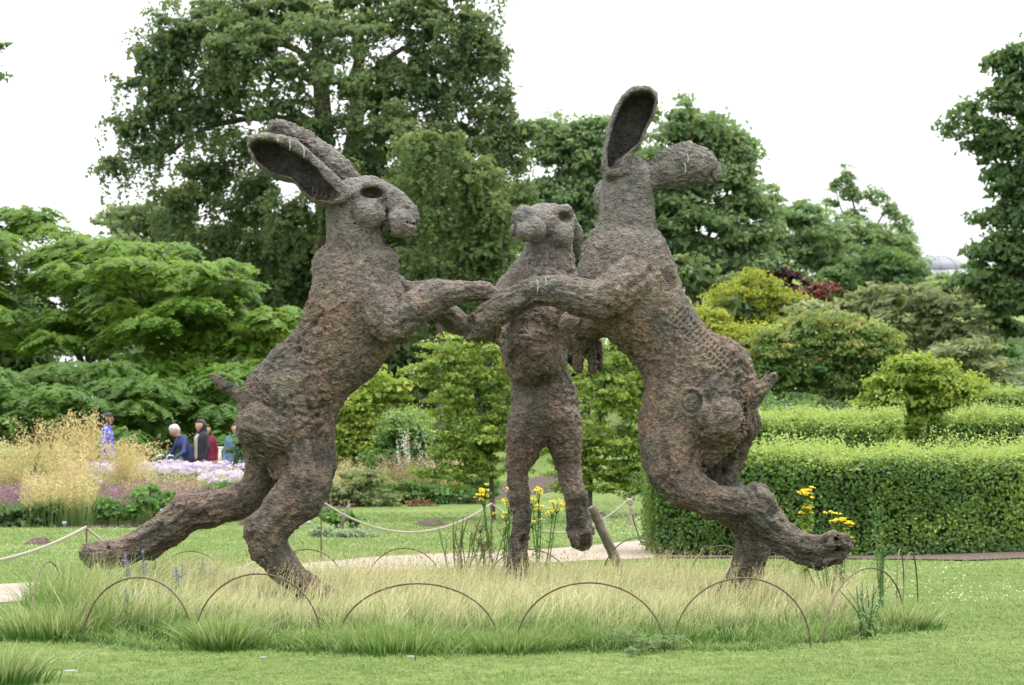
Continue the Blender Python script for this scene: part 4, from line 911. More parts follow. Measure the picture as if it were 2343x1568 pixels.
# ---- left hare, seen from its right side, facing right
def left_hare():
    D = 22.0
    base = W(780, 1385, D); base[2] = g1(base[0], D)
    root = empty('hare_sculpture', base, 'tall clay hare with its hollow ear turned to the viewer, kicking a foot out behind', 'sculpture', 'dancing hare sculptures')
    lo, hi = bbox(165, 380, 1180, 1405, D, -.62, 1.45); F = Field(lo, hi, VX)
    # torso
    F.chain([(812, 642, 96), (816, 692, 108), (806, 742, 107), (778, 790, 101), (738, 830, 93), (698, 874, 98), (664, 922, 108), (656, 965, 113)], D, .06, .82)
    F.chain([(678, 1010, 92), (692, 1058, 78)], D, .03, .9)
    F.chain([(770, 612, 58, 0), (815, 604, 58, 0), (858, 610, 56, 0)], D, .02, .95)
    # neck and head
    F.chain([(815, 585, 68), (811, 530, 66), (802, 490, 58)], D, .012, .9)
    F.chain([(806, 456, 50), (846, 452, 48), (884, 466, 43), (914, 484, 36), (938, 497, 24)], D, .05, .9)
    F.chain([(841, 490, 42, -.13)], D, .006); F.chain([(842, 489, 38, .13)], D, .006)
    F.chain([(914, 511, 36, -.11), (926, 518, 29, -.09)], D, .006); F.chain([(914, 511, 33, .06), (928, 520, 26, .04)], D, .012)
    F.chain([(938, 484, 20), (948, 499, 14)], D, .012)
    F.chain([(815, 447, 12, -.165), (845, 425, 13, -.165), (872, 430, 12, -.16), (878, 448, 9, -.16)], D, .03)
    F.chain([(826, 455, 7, -.19), (850, 459, 7, -.20), (872, 455, 6, -.18)], D, .01)
    F.ell(850, 441, 27, 12, D, -.21, .18, .004, rot=-.05)
    F.ell(848, 441, 14, 7, D, .215, .10, .008)
    F.slot([(965, 506), (946, 514), (930, 508)], D, -.3, .3, .007)
    F.slot([(884, 478), (886, 505), (893, 532)], D, -.4, -.10, .012); F.slot([(803, 478), (812, 512), (838, 532), (868, 524), (881, 505)], D, -.4, -.12, .009)
    body_n = len(F.tan)
    # near leg
    F.chain([(694, 1055, 74, -.1), (697, 1098, 65, -.16), (683, 1135, 58, -.18), (650, 1168, 50, -.2), (607, 1215, 49, -.2), (613, 1252, 42, -.2), (648, 1298, 35, -.2), (700, 1343, 29, -.2), (755, 1372, 24, -.2), (805, 1387, 17, -.2)], D, .04)
    F.chain([(594, 974, 56, -.24), (632, 992, 50, -.26)], D, .012)
    F.slot([(585, 1042), (606, 1040), (620, 1070), (632, 1100)], D, -.45, .10, .010)
    # far leg
    F.chain([(590, 985, 50, .25)], D, .05)
    F.chain([(612, 1010, 56, .36), (606, 1075, 46, .46), (592, 1128, 44, .46), (548, 1148, 41, .40), (483, 1166, 41, .35), (432, 1172, 44, .35), (388, 1208, 43, .35), (335, 1243, 40, .35), (285, 1263, 34, .35), (245, 1266, 32, .35)], D, .035)
    F.chain([(262, 1268, 36, .3), (222, 1272, 35, .28), (203, 1266, 26, .28)], D, .02); F.chain([(240, 1275, 30, .42), (212, 1272, 28, .42)], D, .02)
    F.slot([(243, 1236), (250, 1262), (246, 1300)], D, 0., .22, .014)
    F.slot([(222, 1290), (228, 1306)], D, 0., .5, .02)
    # near arm
    F.chain([(862, 690, 46, -.22), (880, 735, 44, -.34), (900, 750, 37, -.40), (945, 710, 43, -.36), (1000, 676, 40, -.29), (1055, 668, 29, -.24), (1105, 666, 24, -.2), (1130, 676, 20, -.16)], D, .014)
    for i in range(3): F.chain([(1108, 668 - 6 * i, 12, -.22 + .06 * i), (1140, 690 - 8 * i, 10, -.25 + .05 * i), (1150, 712 - 10 * i, 8, -.24 + .05 * i)], D, .01)
    # far arm
    F.chain([(880, 650, 40, .25), (930, 668, 24, .3), (985, 657, 18, .32)], D, .03)
    F.chain([(985, 668, 28, .32), (1010, 708, 30, .3), (1045, 738, 27, .4), (1085, 753, 25, .6), (1118, 755, 22, .85)], D, .03)
    for i in range(3): F.chain([(1100, 750 + 9 * i, 13, .8), (1130, 762 + 7 * i, 11, .85), (1142, 772 + 6 * i, 9, .9)], D, .01)
    ang = [W(x, y, D) for x, y in ((632, 868), (690, 880), (700, 862), (668, 915))]
    def marks(V, N, d):
        front = N[:, 1] < .2
        # the flat triangular plate pressed into the hip
        tri = [W(x, y, D)[[0, 2]] for x, y in ((600, 872), (660, 918), (716, 862), (668, 845))]
        ins = np.ones(len(V)); area = 0
        for i in range(4):
            a, b = tri[i], tri[(i + 1) % 4]; e = b - a
            ins = np.minimum(ins, ((V[:, 2] - a[1]) * e[0] - (V[:, 0] - a[0]) * e[1]) / np.linalg.norm(e))
        k = smooth(-.004, .012, ins) * front
        return d * (1 - .7 * k) + .020 * k + .10 * k * smooth(-.01, .30, ins) * smooth(.30, -.01, ins) 
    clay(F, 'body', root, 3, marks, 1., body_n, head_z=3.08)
    # tail
    lo, hi = bbox(460, 835, 590, 965, D, -.2, .25); F = Field(lo, hi, .011)
    F.chain([(572, 918, 26), (548, 906, 18), (520, 888, 14), (500, 871, 12), (487, 861, 9)], D, .02)
    clay(F, 'tail', root, 7, None, .8)
    # near ear: a deep hollow shell
    DE = 21.86
    lo, hi = bbox(548, 255, 850, 520, DE, -.28, .5); F = Field(lo, hi, .012)
    outer = [(566, 335), (568, 315), (587, 308), (623, 307), (677, 319), (716, 351), (766, 397), (800, 430), (806, 455), (790, 468), (759, 474), (720, 466), (700, 452), (684, 436), (668, 416), (622, 405), (587, 381), (570, 352)]
    inner = [(575, 345), (578, 330), (592, 323), (630, 325), (668, 346), (706, 372), (728, 392), (742, 412), (762, 432), (780, 450), (765, 461), (730, 458), (709, 445), (691, 427), (672, 407), (628, 396), (594, 373)]
    F.poly(outer, DE, .14, .34, .045); F.poly(inner, DE, .4, .29, .03, .02, True)
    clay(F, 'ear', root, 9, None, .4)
    for i in range(6):
        g = Geo(); g.add(*tube([W(716 + 10 * i, 426 + 6 * i, DE - .06), W(714 + 10 * i, 454 + 1.5 * i, DE - .06)], .0022, 5))
        g.build('ear_rod', M['iron'], root)
    lo, hi = bbox(590, 255, 850, 480, D + .2, -.3, .5); F = Field(lo, hi, .012)
    rear = [(610, 300), (612, 284), (624, 271), (645, 271), (666, 279), (712, 301), (759, 334), (795, 369), (830, 408), (820, 440), (780, 440), (740, 400), (690, 350), (640, 330)]
    F.poly(rear, D + .2, .14, .16, .13)
    clay(F, 'ear', root, 15, None, .9)
    # pale droppings running down the ear
    for x, y, l in ((662, 319, 26), (694, 336, 26), (634, 316, 10)):
        P = [W(x + 2 * math.sin(t * 3), y + l * t, DE - .163) for t in np.linspace(0, 1, 6)]
        g = Geo(); g.add(*tube(P, [.003, .006, .005, .006, .004, .003], 6)); g.build('dropping_streak', M['dropping'], root)
    return root
M['dropping'] = simple_mat('pale_dropping', (.30, .34, .28), .9, .1, 30)

def right_hare():
    D = 22.0
    base = W(1660, 1380, D + .4); base[2] = g1(base[0], D)
    root = empty('hare_sculpture', base, 'tall rough clay hare seen from behind with one ear upright and the other drooping sideways', 'sculpture', 'dancing hare sculptures')
    lo, hi = bbox(1045, 380, 1965, 1415, D, -.74, .98); F = Field(lo, hi, VX)
    F.chain([(1430, 585, 96), (1434, 625, 108), (1446, 670, 108), (1472, 715, 98), (1515, 765, 88), (1545, 805, 88), (1575, 850, 98), (1597, 895, 115), (1590, 940, 122), (1564, 988, 102), (1541, 1040, 74)], D, .06, .85)
    F.chain([(1640, 850, 80), (1670, 895, 70)], D, .06)
    F.chain([(1392, 592, 56, 0), (1430, 580, 60, 0), (1470, 584, 58, 0)], D, .02, .95)
    F.chain([(1436, 545, 70), (1434, 500, 66), (1436, 455, 61), (1442, 418, 55), (1442, 405, 51)], D, .012, .9)
    F.chain([(1430, 440, 56, .1), (1410, 452, 50, .4), (1398, 468, 38, .66)], D, .06)
    body_n = len(F.tan)
    F.chain([(1647, 964, 59, -.37)], D, .010)
    F.chain([(1628, 905, 50, -.25)], D, .03)
    F.chain([(1690, 968, 52, .22), (1688, 932, 46, .16)], D, .02)
    F.slot([(1704, 925), (1702, 965), (1690, 1012)], D, -.6, -.02, .016)
    F.slot([(1592, 1002), (1615, 1024), (1648, 1032), (1680, 1018), (1696, 990)], D, -.7, -.30, .012)
    F.slot([(1604, 1062), (1630, 1080)], D, -.7, -.05, .02)
    # near leg
    F.chain([(1541, 1030, 72, -.14), (1540, 1078, 59, -.22), (1570, 1118, 49, -.27), (1630, 1148, 42, -.30), (1690, 1156, 42, -.30), (1728, 1160, 51, -.30), (1748, 1190, 44, -.30), (1790, 1228, 37, -.30), (1828, 1252, 38, -.30), (1870, 1264, 41, -.30), (1905, 1256, 39, -.30)], D, .02)
    F.chain([(1905, 1240, 30, -.38), (1928, 1240, 24, -.38)], D, .012); F.chain([(1912, 1262, 32, -.24), (1932, 1252, 22, -.24)], D, .012)
    F.chain([(1728, 1122, 20, -.32), (1742, 1124, 18, -.30)], D, .03)
    F.slot([(1920, 1214), (1912, 1240), (1918, 1262)], D, -.6, -.30, .010)
    # far leg
    F.chain([(1688, 975, 48, .3), (1668, 1035, 42, .40), (1640, 1090, 44, .42), (1670, 1150, 48, .42), (1722, 1200, 46, .42), (1724, 1250, 41, .42), (1708, 1305, 38, .42), (1678, 1350, 34, .42), (1640, 1378, 28, .42), (1600, 1392, 20, .42)], D, .02)
    # near arm
    F.chain([(1440, 640, 60, -.22), (1405, 672, 52, -.32), (1366, 690, 46, -.38), (1330, 682, 46, -.38), (1283, 668, 39, -.36), (1222, 665, 35, -.33), (1165, 694, 37, -.3), (1122, 722, 38, -.28), (1095, 742, 32, -.26), (1078, 764, 18, -.26)], D, .016)
    for i in range(4): F.chain([(1110 + 10 * i, 740 + 3 * i, 14, -.3 + .07 * i), (1088 + 16 * i, 764 + 2 * i, 11, -.33 + .09 * i), (1074 + 18 * i, 776 + 1 * i, 8, -.31 + .1 * i)], D, .008)
    F.slot([(1340, 722), (1290, 700), (1245, 688), (1200, 712)], D, -.66, -.44, .010)
    # far arm with hanging fingers
    F.chain([(1420, 700, 44, .2), (1385, 735, 38, .32), (1345, 748, 36, .42), (1312, 745, 34, .45), (1322, 780, 34, .45)], D, .03)
    F.chain([(1322, 790, 19, .4), (1322, 822, 18, .4), (1322, 842, 16, .4)], D, .008)
    F.chain([(1352, 790, 15, .45), (1356, 822, 14, .44), (1356, 846, 14, .43)], D, .006)
    F.chain([(1370, 785, 12, .52), (1374, 818, 11, .52), (1374, 842, 11, .5)], D, .006)
    rc = W(1575, 922, D); s0, s1 = W(1536, 712, D), W(1664, 842, D)
    u0, u1 = W(1518, 640, D), W(1506, 690, D)
    def marks(V, N, d):
        front = smooth(.3, -.1, N[:, 1])
        q = np.hypot(V[:, 0] - rc[0], (V[:, 2] - rc[2]) * .9) / PX(D)
        ring = np.exp(-((q - 27) / 3.5) ** 2) * .020 + np.exp(-((q - 15) / 2.6) ** 2) * .012 - np.exp(-((q - 21) / 3) ** 2) * .014
        w = smooth(36, 30, q) * front; d = d * (1 - .75 * w) + ring * w
        a, c = in_frame(V, s0, s1, 20 * PX(D))
        w = smooth(0, .05, a) * smooth(1, .95, a) * smooth(1.05, .9, np.abs(c)) * front
        cog = np.where((np.sin(a * 2 * pi * 17) > .2) & (np.abs(((c + 1) * 1.5) % 1 - .5) < .33), -.016, .003)
        d = d * (1 - .8 * w) + cog * w
        a, c = in_frame(V, W(1515, 620, D), W(1540, 665, D), 11 * PX(D))
        w = smooth(0, .05, a) * smooth(1, .95, a) * smooth(1.05, .9, np.abs(c)) * front
        return d * (1 - .8 * w) + np.where(np.sin(a * 2 * pi * 8) > 0, -.012, .006) * w
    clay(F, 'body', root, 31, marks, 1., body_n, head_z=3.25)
    lo, hi = bbox(1670, 835, 1800, 950, D, -.3, .3); F = Field(lo, hi, .011)
    F.chain([(1690, 912, 30), (1722, 905, 26), (1750, 882, 18), (1768, 864, 13)], D - .06, .02)
    clay(F, 'tail', root, 37, None, 1.)
    DE = 21.95
    lo, hi = bbox(1355, 180, 1525, 430, DE, -.3, .55); F = Field(lo, hi, .012)
    outer = [(1384, 412), (1377, 378), (1383, 330), (1393, 282), (1405, 246), (1423, 216), (1444, 199), (1486, 198), (1504, 213), (1506, 238), (1496, 267), (1484, 288), (1468, 330), (1448, 354), (1444, 378), (1446, 410)]
    inner = [(1392, 388), (1391, 345), (1403, 288), (1425, 236), (1443, 219), (1464, 214), (1488, 216), (1496, 230), (1488, 264), (1475, 290), (1460, 328), (1438, 348), (1420, 362), (1412, 388)]
    F.poly(outer, DE, .15, .36, .045); F.poly(inner, DE, .4, .31, .03, .02, True)
    F.chain([(1412, 412, 26), (1418, 395, 24), (1432, 385, 12)], DE, .03)
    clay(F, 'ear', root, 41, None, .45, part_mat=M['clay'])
    lo, hi = bbox(1440, 300, 1680, 460, D, -.4, .45); F = Field(lo, hi, .012)
    F.chain([(1470, 412, 34), (1500, 402, 33), (1535, 386, 44), (1570, 376, 50), (1602, 382, 42), (1628, 396, 22)], D, .05, .8)
    clay(F, 'ear', root, 43, None, 1.1, 99)
    g = Geo()
    for x, y, l, o in ((1572, 352, 22, -.17), (1228, 640, 32, -.50), (1247, 636, 20, -.50), (1566, 372, 26, -.18)):
        P = [W(x + 3 * math.sin(t * 3), y + l * t, D + o - .012) for t in np.linspace(0, 1, 5)]
        g = Geo(); g.add(*tube(P, [.003, .005, .004, .005, .002], 6)); g.build('dropping_streak', M['dropping'], root)
    return root

def middle_hare():
    D = 24.2
    base = W(1182, 1372, D); base[2] = g1(base[0], D)
    root = empty('hare_sculpture', base, 'smaller looking clay hare facing the viewer between the two others, ears laid back', 'sculpture', 'dancing hare sculptures')
    lo, hi = bbox(1080, 445, 1400, 1400, D, -.95, 1.1); F = Field(lo, hi, .0155)
    F.chain([(1262, 505, 41), (1278, 515, 38)], D, .04)
    F.chain([(1240, 508, 44, -.1), (1218, 512, 38, -.22)], D, .04)
    F.chain([(1200, 494, 26, -.34), (1190, 500, 22, -.38)], D, .02)
    F.chain([(1219, 526, 32, -.40), (1205, 530, 26, -.44)], D, .010); F.chain([(1186, 524, 19, -.22), (1181, 528, 16, -.24)], D, .010)
    F.chain([(1280, 540, 34, -.12)], D, .012)
    F.chain([(1275, 484, 14, -.14), (1295, 480, 13, -.1), (1305, 495, 8, -.06)], D, .02)
    F.ell(1292, 497, 16, 11, D, -.16, .10, .008, rot=-.3)
    F.chain([(1256, 570, 56), (1250, 610, 66)], D, .03, .9)
    F.chain([(1238, 668, 92), (1232, 725, 90), (1222, 775, 78), (1226, 822, 74)], D, .05, .85)
    F.chain([(1226, 795, 68, -.14), (1232, 812, 58, -.16)], D, .02)
    F.chain([(1238, 868, 69, .07), (1245, 920, 77, .06), (1244, 950, 76, .02)], D, .02, .7)
    F.chain([(1208, 965, 50), (1201, 1000, 46), (1196, 1030, 40), (1184, 1064, 30)], D, .02); F.chain([(1282, 965, 48), (1290, 1000, 43), (1295, 1030, 37), (1300, 1060, 31)], D, .02)
    bn = len(F.tan)
    F.chain([(1184, 1064, 29), (1183, 1092, 27), (1187, 1135, 26), (1194, 1172, 24), (1188, 1225, 24), (1182, 1285, 26), (1180, 1345, 28), (1178, 1372, 26, -.2), (1172, 1384, 20, -.5)], D, .03)
    F.chain([(1300, 1058, 30), (1305, 1088, 27, -.05), (1318, 1139, 25, -.1), (1322, 1180, 26, -.05), (1328, 1214, 33), (1331, 1236, 28)], D, .03)
    F.chain([(1314, 1228, 16, -.12), (1318, 1244, 12, -.12)], D, .01); F.chain([(1340, 1222, 17, -.12), (1343, 1240, 13, -.1)], D, .01)
    F.chain([(1168, 660, 38, -.1), (1145, 705, 30, -.3), (1142, 752, 24, -.7), (1136, 762, 20, -.86)], D, .03)
    F.chain([(1305, 660, 40, -.1), (1325, 715, 32, -.4), (1322, 745, 26, -.8)], D, .03)
    F.chain([(1240, 660, 50, -.12), (1270, 720, 50, -.16)], D, .05)
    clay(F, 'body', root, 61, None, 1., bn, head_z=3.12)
    for (x, s) in ((1285, 64), (1304, 66)):
        lo, hi = bbox(x - 50, 470, x + 70, 640, D + .4, -.5, .75); F = Field(lo, hi, .014)
        F.chain([(x - 8, 502, 22, -.3), (x - 2, 535, 32, -.1), (x, 565, 30, .1), (x - 6, 590, 22, .3)], D + .4, .03, .7)
        clay(F, 'ear', root, s, None, .8)
    return root
left_hare(); right_hare(); middle_hare()
tri_obj('grass_seeds', seedP[0], rng.normal(0, 1, seedP[0].shape), .016 * rng.uniform(.6, 1.4, seedP[1]), rng.uniform(.2, .9, seedP[1]), M['dull_straw'], None, .4, np.array((.3, 0, 1.)))['kind'] = 'stuff'
# ------------------------------------------------------------------ wire hoops round the ring
def hoop(fx0, fy0, fx1, fy1, h, label, lean=0.):
    """feet in world x, y"""
    a = np.array((fx0, fy0)); b = np.array((fx1, fy1)); c = (a + b) / 2; e = b - a; r = np.linalg.norm(e) / 2; e /= 2 * r
    nrm = np.array((-e[1], e[0])); k = math.asin(min(1, max(.1, (h / r if h < r else 1.)))) if h < r else pi / 2
    th = np.linspace(pi, 0, 25); hh = h * 1.0
    P = []
    for t in th:
        q = c + e * r * math.cos(t) + nrm * lean * math.sin(t); P.append((q[0], q[1], g1(*q) - .03 + (hh + .03) * math.sin(t) ** .92))
    P[0] = (*P[0][:2], P[0][2] - .1); P[-1] = (*P[-1][:2], P[-1][2] - .1)
    g = Geo(); g.add(*tube(P, .0062, 7)); o = g.build('wire_hoop', M['iron'])
    return tag(o, label, 'hoop', 'wire hoops edging the ring of grass')
def HP(x, y0, y=None): return GP(x, y0)
hoops = [
    ((190, 1478 - 12), (440, 1470), .47, 'rusty wire hoop just below the kicked out left foot'),
    ((445, 1470), (735, 1472), .49, 'rusty wire hoop in front of the left hare standing leg'),
    ((772, 1476), (1142, 1478), .43, 'widest low rusty wire hoop in the front middle, left of centre'),
    ((1180, 1482), (1522, 1484), .46, 'rusty wire hoop in the front with the blue green thistle at its right foot'),
    ((1540, 1482), (1855, 1474), .49, 'rusty wire hoop in front of the right hare standing foot'),
    ((1885, 1468), (2068, 1418), .47, 'rusty wire hoop at the front right, left of the lone upright end-on one'),
]
for (x0, y0), (x1, y1), h, lab in hoops: hoop(*GP(x0, y0), *GP(x1, y1), h, lab)
hoop(*GP(74, 1450), *GP(150, 1396), .47, 'narrow looking rusty wire hoop at the left end of the ring', .03)
hoop(*GP(2066, 1416), *GP(2100, 1378), .50, 'rusty wire hoop seen almost end-on at the right end of the ring')
hoop(*GP(2052, 1372), *GP(2068, 1352), .44, 'small wire hoop seen end-on behind the green weed at right')
hoop(*GP(345, 1368), *GP(520, 1362), .42, 'rear wire hoop under the kicked out left leg')
hoop(*GP(610, 1362), *GP(790, 1360), .41, 'rear wire hoop behind the left hare planted foot')
hoop(*GP(835, 1360), *GP(1015, 1360), .41, 'rear wire hoop standing alone before the gravel path, left of middle hare')
hoop(*GP(1110, 1362), *GP(1310, 1364), .40, 'rear wire hoop around the planted foot of the middle hare')
hoop(*GP(1372, 1364), *GP(1548, 1360), .52, 'rear wire hoop just right of the leaning log, before the hedge corner')
hoop(*GP(1570, 1362), *GP(1735, 1364), .46, 'rear wire hoop behind the right hare standing shin')
hoop(*GP(1762, 1366), *GP(1952, 1376), .44, 'rear wire hoop behind the right hare kicking foot')

# ------------------------------------------------------------------ rope on iron pins
def pin(x, ytop, D, label, lean=0.):
    p = W(x, ytop, D); gx = p[0] + lean; P = [(gx, D, g1(gx, D) - .1), (p[0] + lean * .3, D, p[2] * .5), (p[0], D, p[2]), (p[0], D, p[2] + .02)]
    g = Geo(); g.add(*tube(P, .009, 6)); root = g.build('iron_pin', M['iron'])
    g = Geo(); th = np.linspace(0, 2 * pi, 13); c = p + np.array((0, 0, .02))
    g.add(*tube(np.stack([c[0] + .03 * np.cos(th), np.full(13, D), c[2] + .03 * np.sin(th)], 1), .006, 6)); e = g.build('eye_ring', M['iron'], root)
    return tag(root, label, 'stake', 'iron stakes carrying the rope'), p
pinL, pL = pin(198, 1206, 26.6, 'thin iron stake at the left holding the end of the near rope')
pin2, pA = pin(735, 1146, 32, 'thin iron stake behind the left hare planted leg')
pin3, pB = pin(1125, 1152, 34.5, 'thin iron stake left of the yellow flowers by the middle hare')
pin4, pC = pin(1440, 1138, 37, 'thin leaning iron stake carrying the knotted rope end', .20)
def rope(a, b, sag, label, r=.0135, extra=None):
    t = np.linspace(0, 1, 40); P = a[None] * (1 - t)[:, None] + b[None] * t[:, None]; P[:, 2] -= sag * 4 * t * (1 - t)
    g = Geo(); L = np.linalg.norm(np.diff(P, axis=0), axis=1).sum()
    ts = np.linspace(0, 1, int(L * 60)); C = np.stack([np.interp(ts, t, P[:, k]) for k in range(3)], 1)
    for s in range(3):                        # three twisted strands
        ph = ts * L * 2 * pi / .11 + s * 2 * pi / 3
        Q = C + np.stack([np.zeros(len(ts)), np.cos(ph), np.sin(ph)], 1) * r * .5
        g.add(*tube(Q, r * .62, 5))
    o = g.build('rope', M['rope']); return tag(o, label, 'rope', 'sagging ropes between the stakes')
rope(W(-160, 1300, 22.5), pL, .10, 'thick pale rope rising from the left border to the first stake', .016)
rope(pL + (0, .0, -.01), pA + (0, 0, 0), .70, 'pale rope sagging low behind the kicked out left leg', .016)
rope(pA, pB, .38, 'pale rope sagging between left hare and the yellow flowers')
rp = rope(pB, pC + (0, 0, -.02), .43, 'pale rope with knotted tassel end, right of the middle hare')
g = Geo(); c = pC + np.array((0, -.03, -.02))
th = np.linspace(0, 6 * pi, 50); g.add(*tube(c + np.stack([.035 * np.cos(th), .03 * np.sin(th), -.004 * th], 1), .014, 6))
g.build('knot', M['rope'], rp)
g = Geo(); g.add(*tube([c + (.01, 0, -.06), c + (.02, -.01, -.14), c + (.012, 0, -.2)], [.017, .019, .017], 7))
th = np.linspace(0, 4 * pi, 30); g.add(*tube(c + np.array((.015, 0, -.18)) + np.stack([.02 * np.cos(th), .02 * np.sin(th), -.004 * th], 1), .011, 6))
for i in range(9):
    a = rng.normal(0, .02, 2); g.add(*tube([c + (.012, 0, -.2), c + (.012 + a[0], a[1], -.28), c + (.012 + a[0] * 1.8, a[1] * 1.8, -.36 - rng.uniform(0, .03))], [.008, .006, .004], 5))
g.build('tassel', M['rope'], rp)

# leaning log behind the raised foot
P = spline([(*W(1354, 1160, 24.75), 11 * PX(24.7)), (*W(1383, 1225, 24.8), 11 * PX(24.7)), (*W(1412, 1290, 24.85), 11.5 * PX(24.7)), (*W(1444, 1375, 24.9), 11.5 * PX(24.7))], 6)
g = Geo(); V, q, t = tube(P[:, :3], P[:, 3] * 1.0, 18); N_ = np.random.default_rng(2).normal(0, .004, V.shape); V = V + N_
g.add(V, q, t); o = g.build('leaning_log', M['grey_wood']); tag(o, 'grey weathered log leaning out of the long grass behind the raised middle foot', 'log')
for dx, dy in ((-.05, .35), (.04, .7)):
    pass

# ------------------------------------------------------------------ plants in and round the ring
def stem_plant(name, label, cat, x, ybase, D, n, hgt, spread, mat, leaf, dens, flower=None, fsize=.02, fn=40, group=None, fspread=.06, upright=.25, aspect=.4, spike=False):
    b0 = W(x, 1000, D); b0[2] = g1(b0[0], D); root = empty(name, b0, label, cat, group)
    st = Geo(); LC, LN, FC = [], [], []
    for i in range(n):
        o0 = b0 + np.array((rng.normal(0, spread * .35), rng.normal(0, spread * .35), 0)); h = hgt * rng.uniform(.65, 1.05)
        e = o0 + np.array((rng.normal(0, spread), rng.normal(0, spread), h)); mid = (o0 + e) / 2 + rng.normal(0, spread * .25, 3) * (1, 1, 0)
        P = spline([o0, mid, e], 4); st.add(*tube(P, np.linspace(.008, .004, len(P)), 5), a=.75)
        m = int(h * dens); t = rng.uniform(.05, .92, m); p = np.stack([np.interp(t * (len(P) - 1), np.arange(len(P)), P[:, k]) for k in range(3)], 1)
        off = rng.normal(0, 1, (m, 3)); off[:, 2] = np.abs(off[:, 2]) * upright; LC.append(p + off * leaf * .6); LN.append(off * .3 + (0, -.3, 1.) + rng.normal(0, .4, (m, 3)))
        if flower and spike:
            t = rng.uniform(.62, 1.0, fn); p = np.stack([np.interp(t * (len(P) - 1), np.arange(len(P)), P[:, k]) for k in range(3)], 1); FC.append(p + rng.normal(0, fspread, (fn, 3)))
        elif flower:
            nh = 7; hc = e + rng.normal(0, 1, (nh, 3)) * (fspread * 1.3, fspread * 1.3, fspread * .6)
            for c_ in hc: st.add(*tube([mid * .25 + e * .75, c_], .003, 3)); FC.append(c_ + rng.normal(0, 1, (fn // nh, 3)) * (fspread * .42, fspread * .42, fspread * .18))
    st.build('stem', M['herb'], root)
    C, N = np.concatenate(LC), np.concatenate(LN)
    leaves_obj('foliage', C, N, leaf * rng.uniform(.6, 1.4, len(C)), rng.normal(.45, .2, len(C)), mat, root, aspect)
    if flower:
        F_ = np.concatenate(FC); leaves_obj('blossom', F_, rng.normal(0, .5, F_.shape) + (0, -.4, 1), fsize * rng.uniform(.7, 1.3, len(F_)), rng.uniform(0, 1, len(F_)), flower, root, .9)
    return root
stem_plant('ragwort', 'tall yellow flowering ragwort left of the middle hare shin', 'plant', 1150, 0, 25.1, 7, .98, .09, M['herb'], .045, 60, M['ragwort'], .015, 105, 'yellow ragworts', .032)
stem_plant('ragwort', 'tall yellow flowering ragwort right of the middle hare shin', 'plant', 1232, 0, 25.3, 7, 1.02, .09, M['herb'], .045, 60, M['ragwort'], .015, 105, 'yellow ragworts', .032)
stem_plant('ragwort', 'yellow ragwort with the highest flat flower head, above the right kicking foot', 'plant', 1850, 0, 23.6, 4, .98, .035, M['lime_leaf'], .05, 120, M['ragwort'], .015, 240, 'yellow ragworts', .024)
stem_plant('ragwort', 'branching yellow ragwort directly above the toes of the right kicking foot', 'plant', 1918, 0, 23.4, 6, .86, .05, M['lime_leaf'], .05, 110, M['ragwort'], .015, 160, 'yellow ragworts', .020)
stem_plant('dock', 'rusty seeded dock stems at the rear of the ring left of the ragwort', 'plant', 1060, 0, 25.0, 16, .72, .13, M['rust'], .02, 160, None, upright=1.)
stem_plant('dock', 'thin rusty dock stems close beside the planted middle foot', 'plant', 1112, 0, 25.3, 8, .60, .08, M['herb'], .035, 60, M['rust'], .014, 60, None, .03)
stem_plant('tall_weed', 'tall thin grey green weed rising through the hoop at front right', 'plant', 2012, 0, 21.0, 6, .92, .07, M['weed_leaf'], .035, 55, M['herb'], .014, 14, None, .03)
stem_plant('tall_weed', 'shorter bushy blue green weed below the right kicking foot', 'plant', 1905, 0, 22.2, 9, .52, .10, M['sage_leaf'], .04, 70)
stem_plant('mugwort', 'leafy sage green weed in the grass by the front right hoop', 'plant', 1985, 0, 19.8, 12, .42, .12, M['sage_leaf'], .035, 90)
for i, (x, D, h) in enumerate(((322, 21.6, .52), (360, 20.6, .40), (290, 20.2, .36), (415, 21.2, .42), (345, 22.2, .50), (470, 22.6, .40))):
    stem_plant('vipers_bugloss', ['thin purple flower spikes just under the kicked out toes', 'purple flower spikes inside the left wire hoop', 'lowest purple flower spikes near the left hoop foot', 'blue purple flower spikes right of the left hoop top', 'tallest purple flower spikes against the clay foot', 'faint purple flower spikes left of the planted clay foot'][i], 'flower', x, 0, D, 3, h, .05, M['herb'], .035, 60, M['blue_flower'], .013, 60, 'purple spikes in the grass', .010, spike=True)
def rosette(name, label, x, y, D, n, r, mat, leaf=.06, up=.5):
    c = W(x, y, D); c[2] = g1(c[0], D); root = empty(name, c, label, 'plant'); Ps, Es = [], []
    for i in range(n):
        a = rng.uniform(0, 2 * pi); L = r * rng.uniform(.6, 1.1); m = 26; t = rng.uniform(.15, 1, m)
        e = np.array((math.cos(a), math.sin(a), 0.)); h = up * rng.uniform(.4, 1.)
        p = c + e * (t * L)[:, None] + np.array((0, 0, 1.)) * (L * h * (t * 1.6 - t * t * .9))[:, None]
        w = rng.normal(0, 1, (m, 3)) * .20 * leaf + np.cross(e, (0, 0, 1)) * (rng.uniform(-1, 1, m) * .8 * leaf * (1.1 - t))[:, None]
        Ps.append(p + w); Es.append(np.repeat(e[None], m, 0) + np.cross(e, (0, 0, 1)) * rng.choice([-1, 1], m)[:, None])
    P, E = np.concatenate(Ps), np.concatenate(Es)
    leaves_obj('foliage', P, rng.normal(0, .4, P.shape) + (0, -.3, 1), leaf * rng.uniform(.5, 1., len(P)), rng.normal(.45, .2, len(P)), mat, root, .5, E)
    return root
rosette('thistle', 'blue green thistle leaves at the foot of the front middle hoop', 1478, 1480, 18.55, 16, .30, M['weed_leaf'], .05, .8)
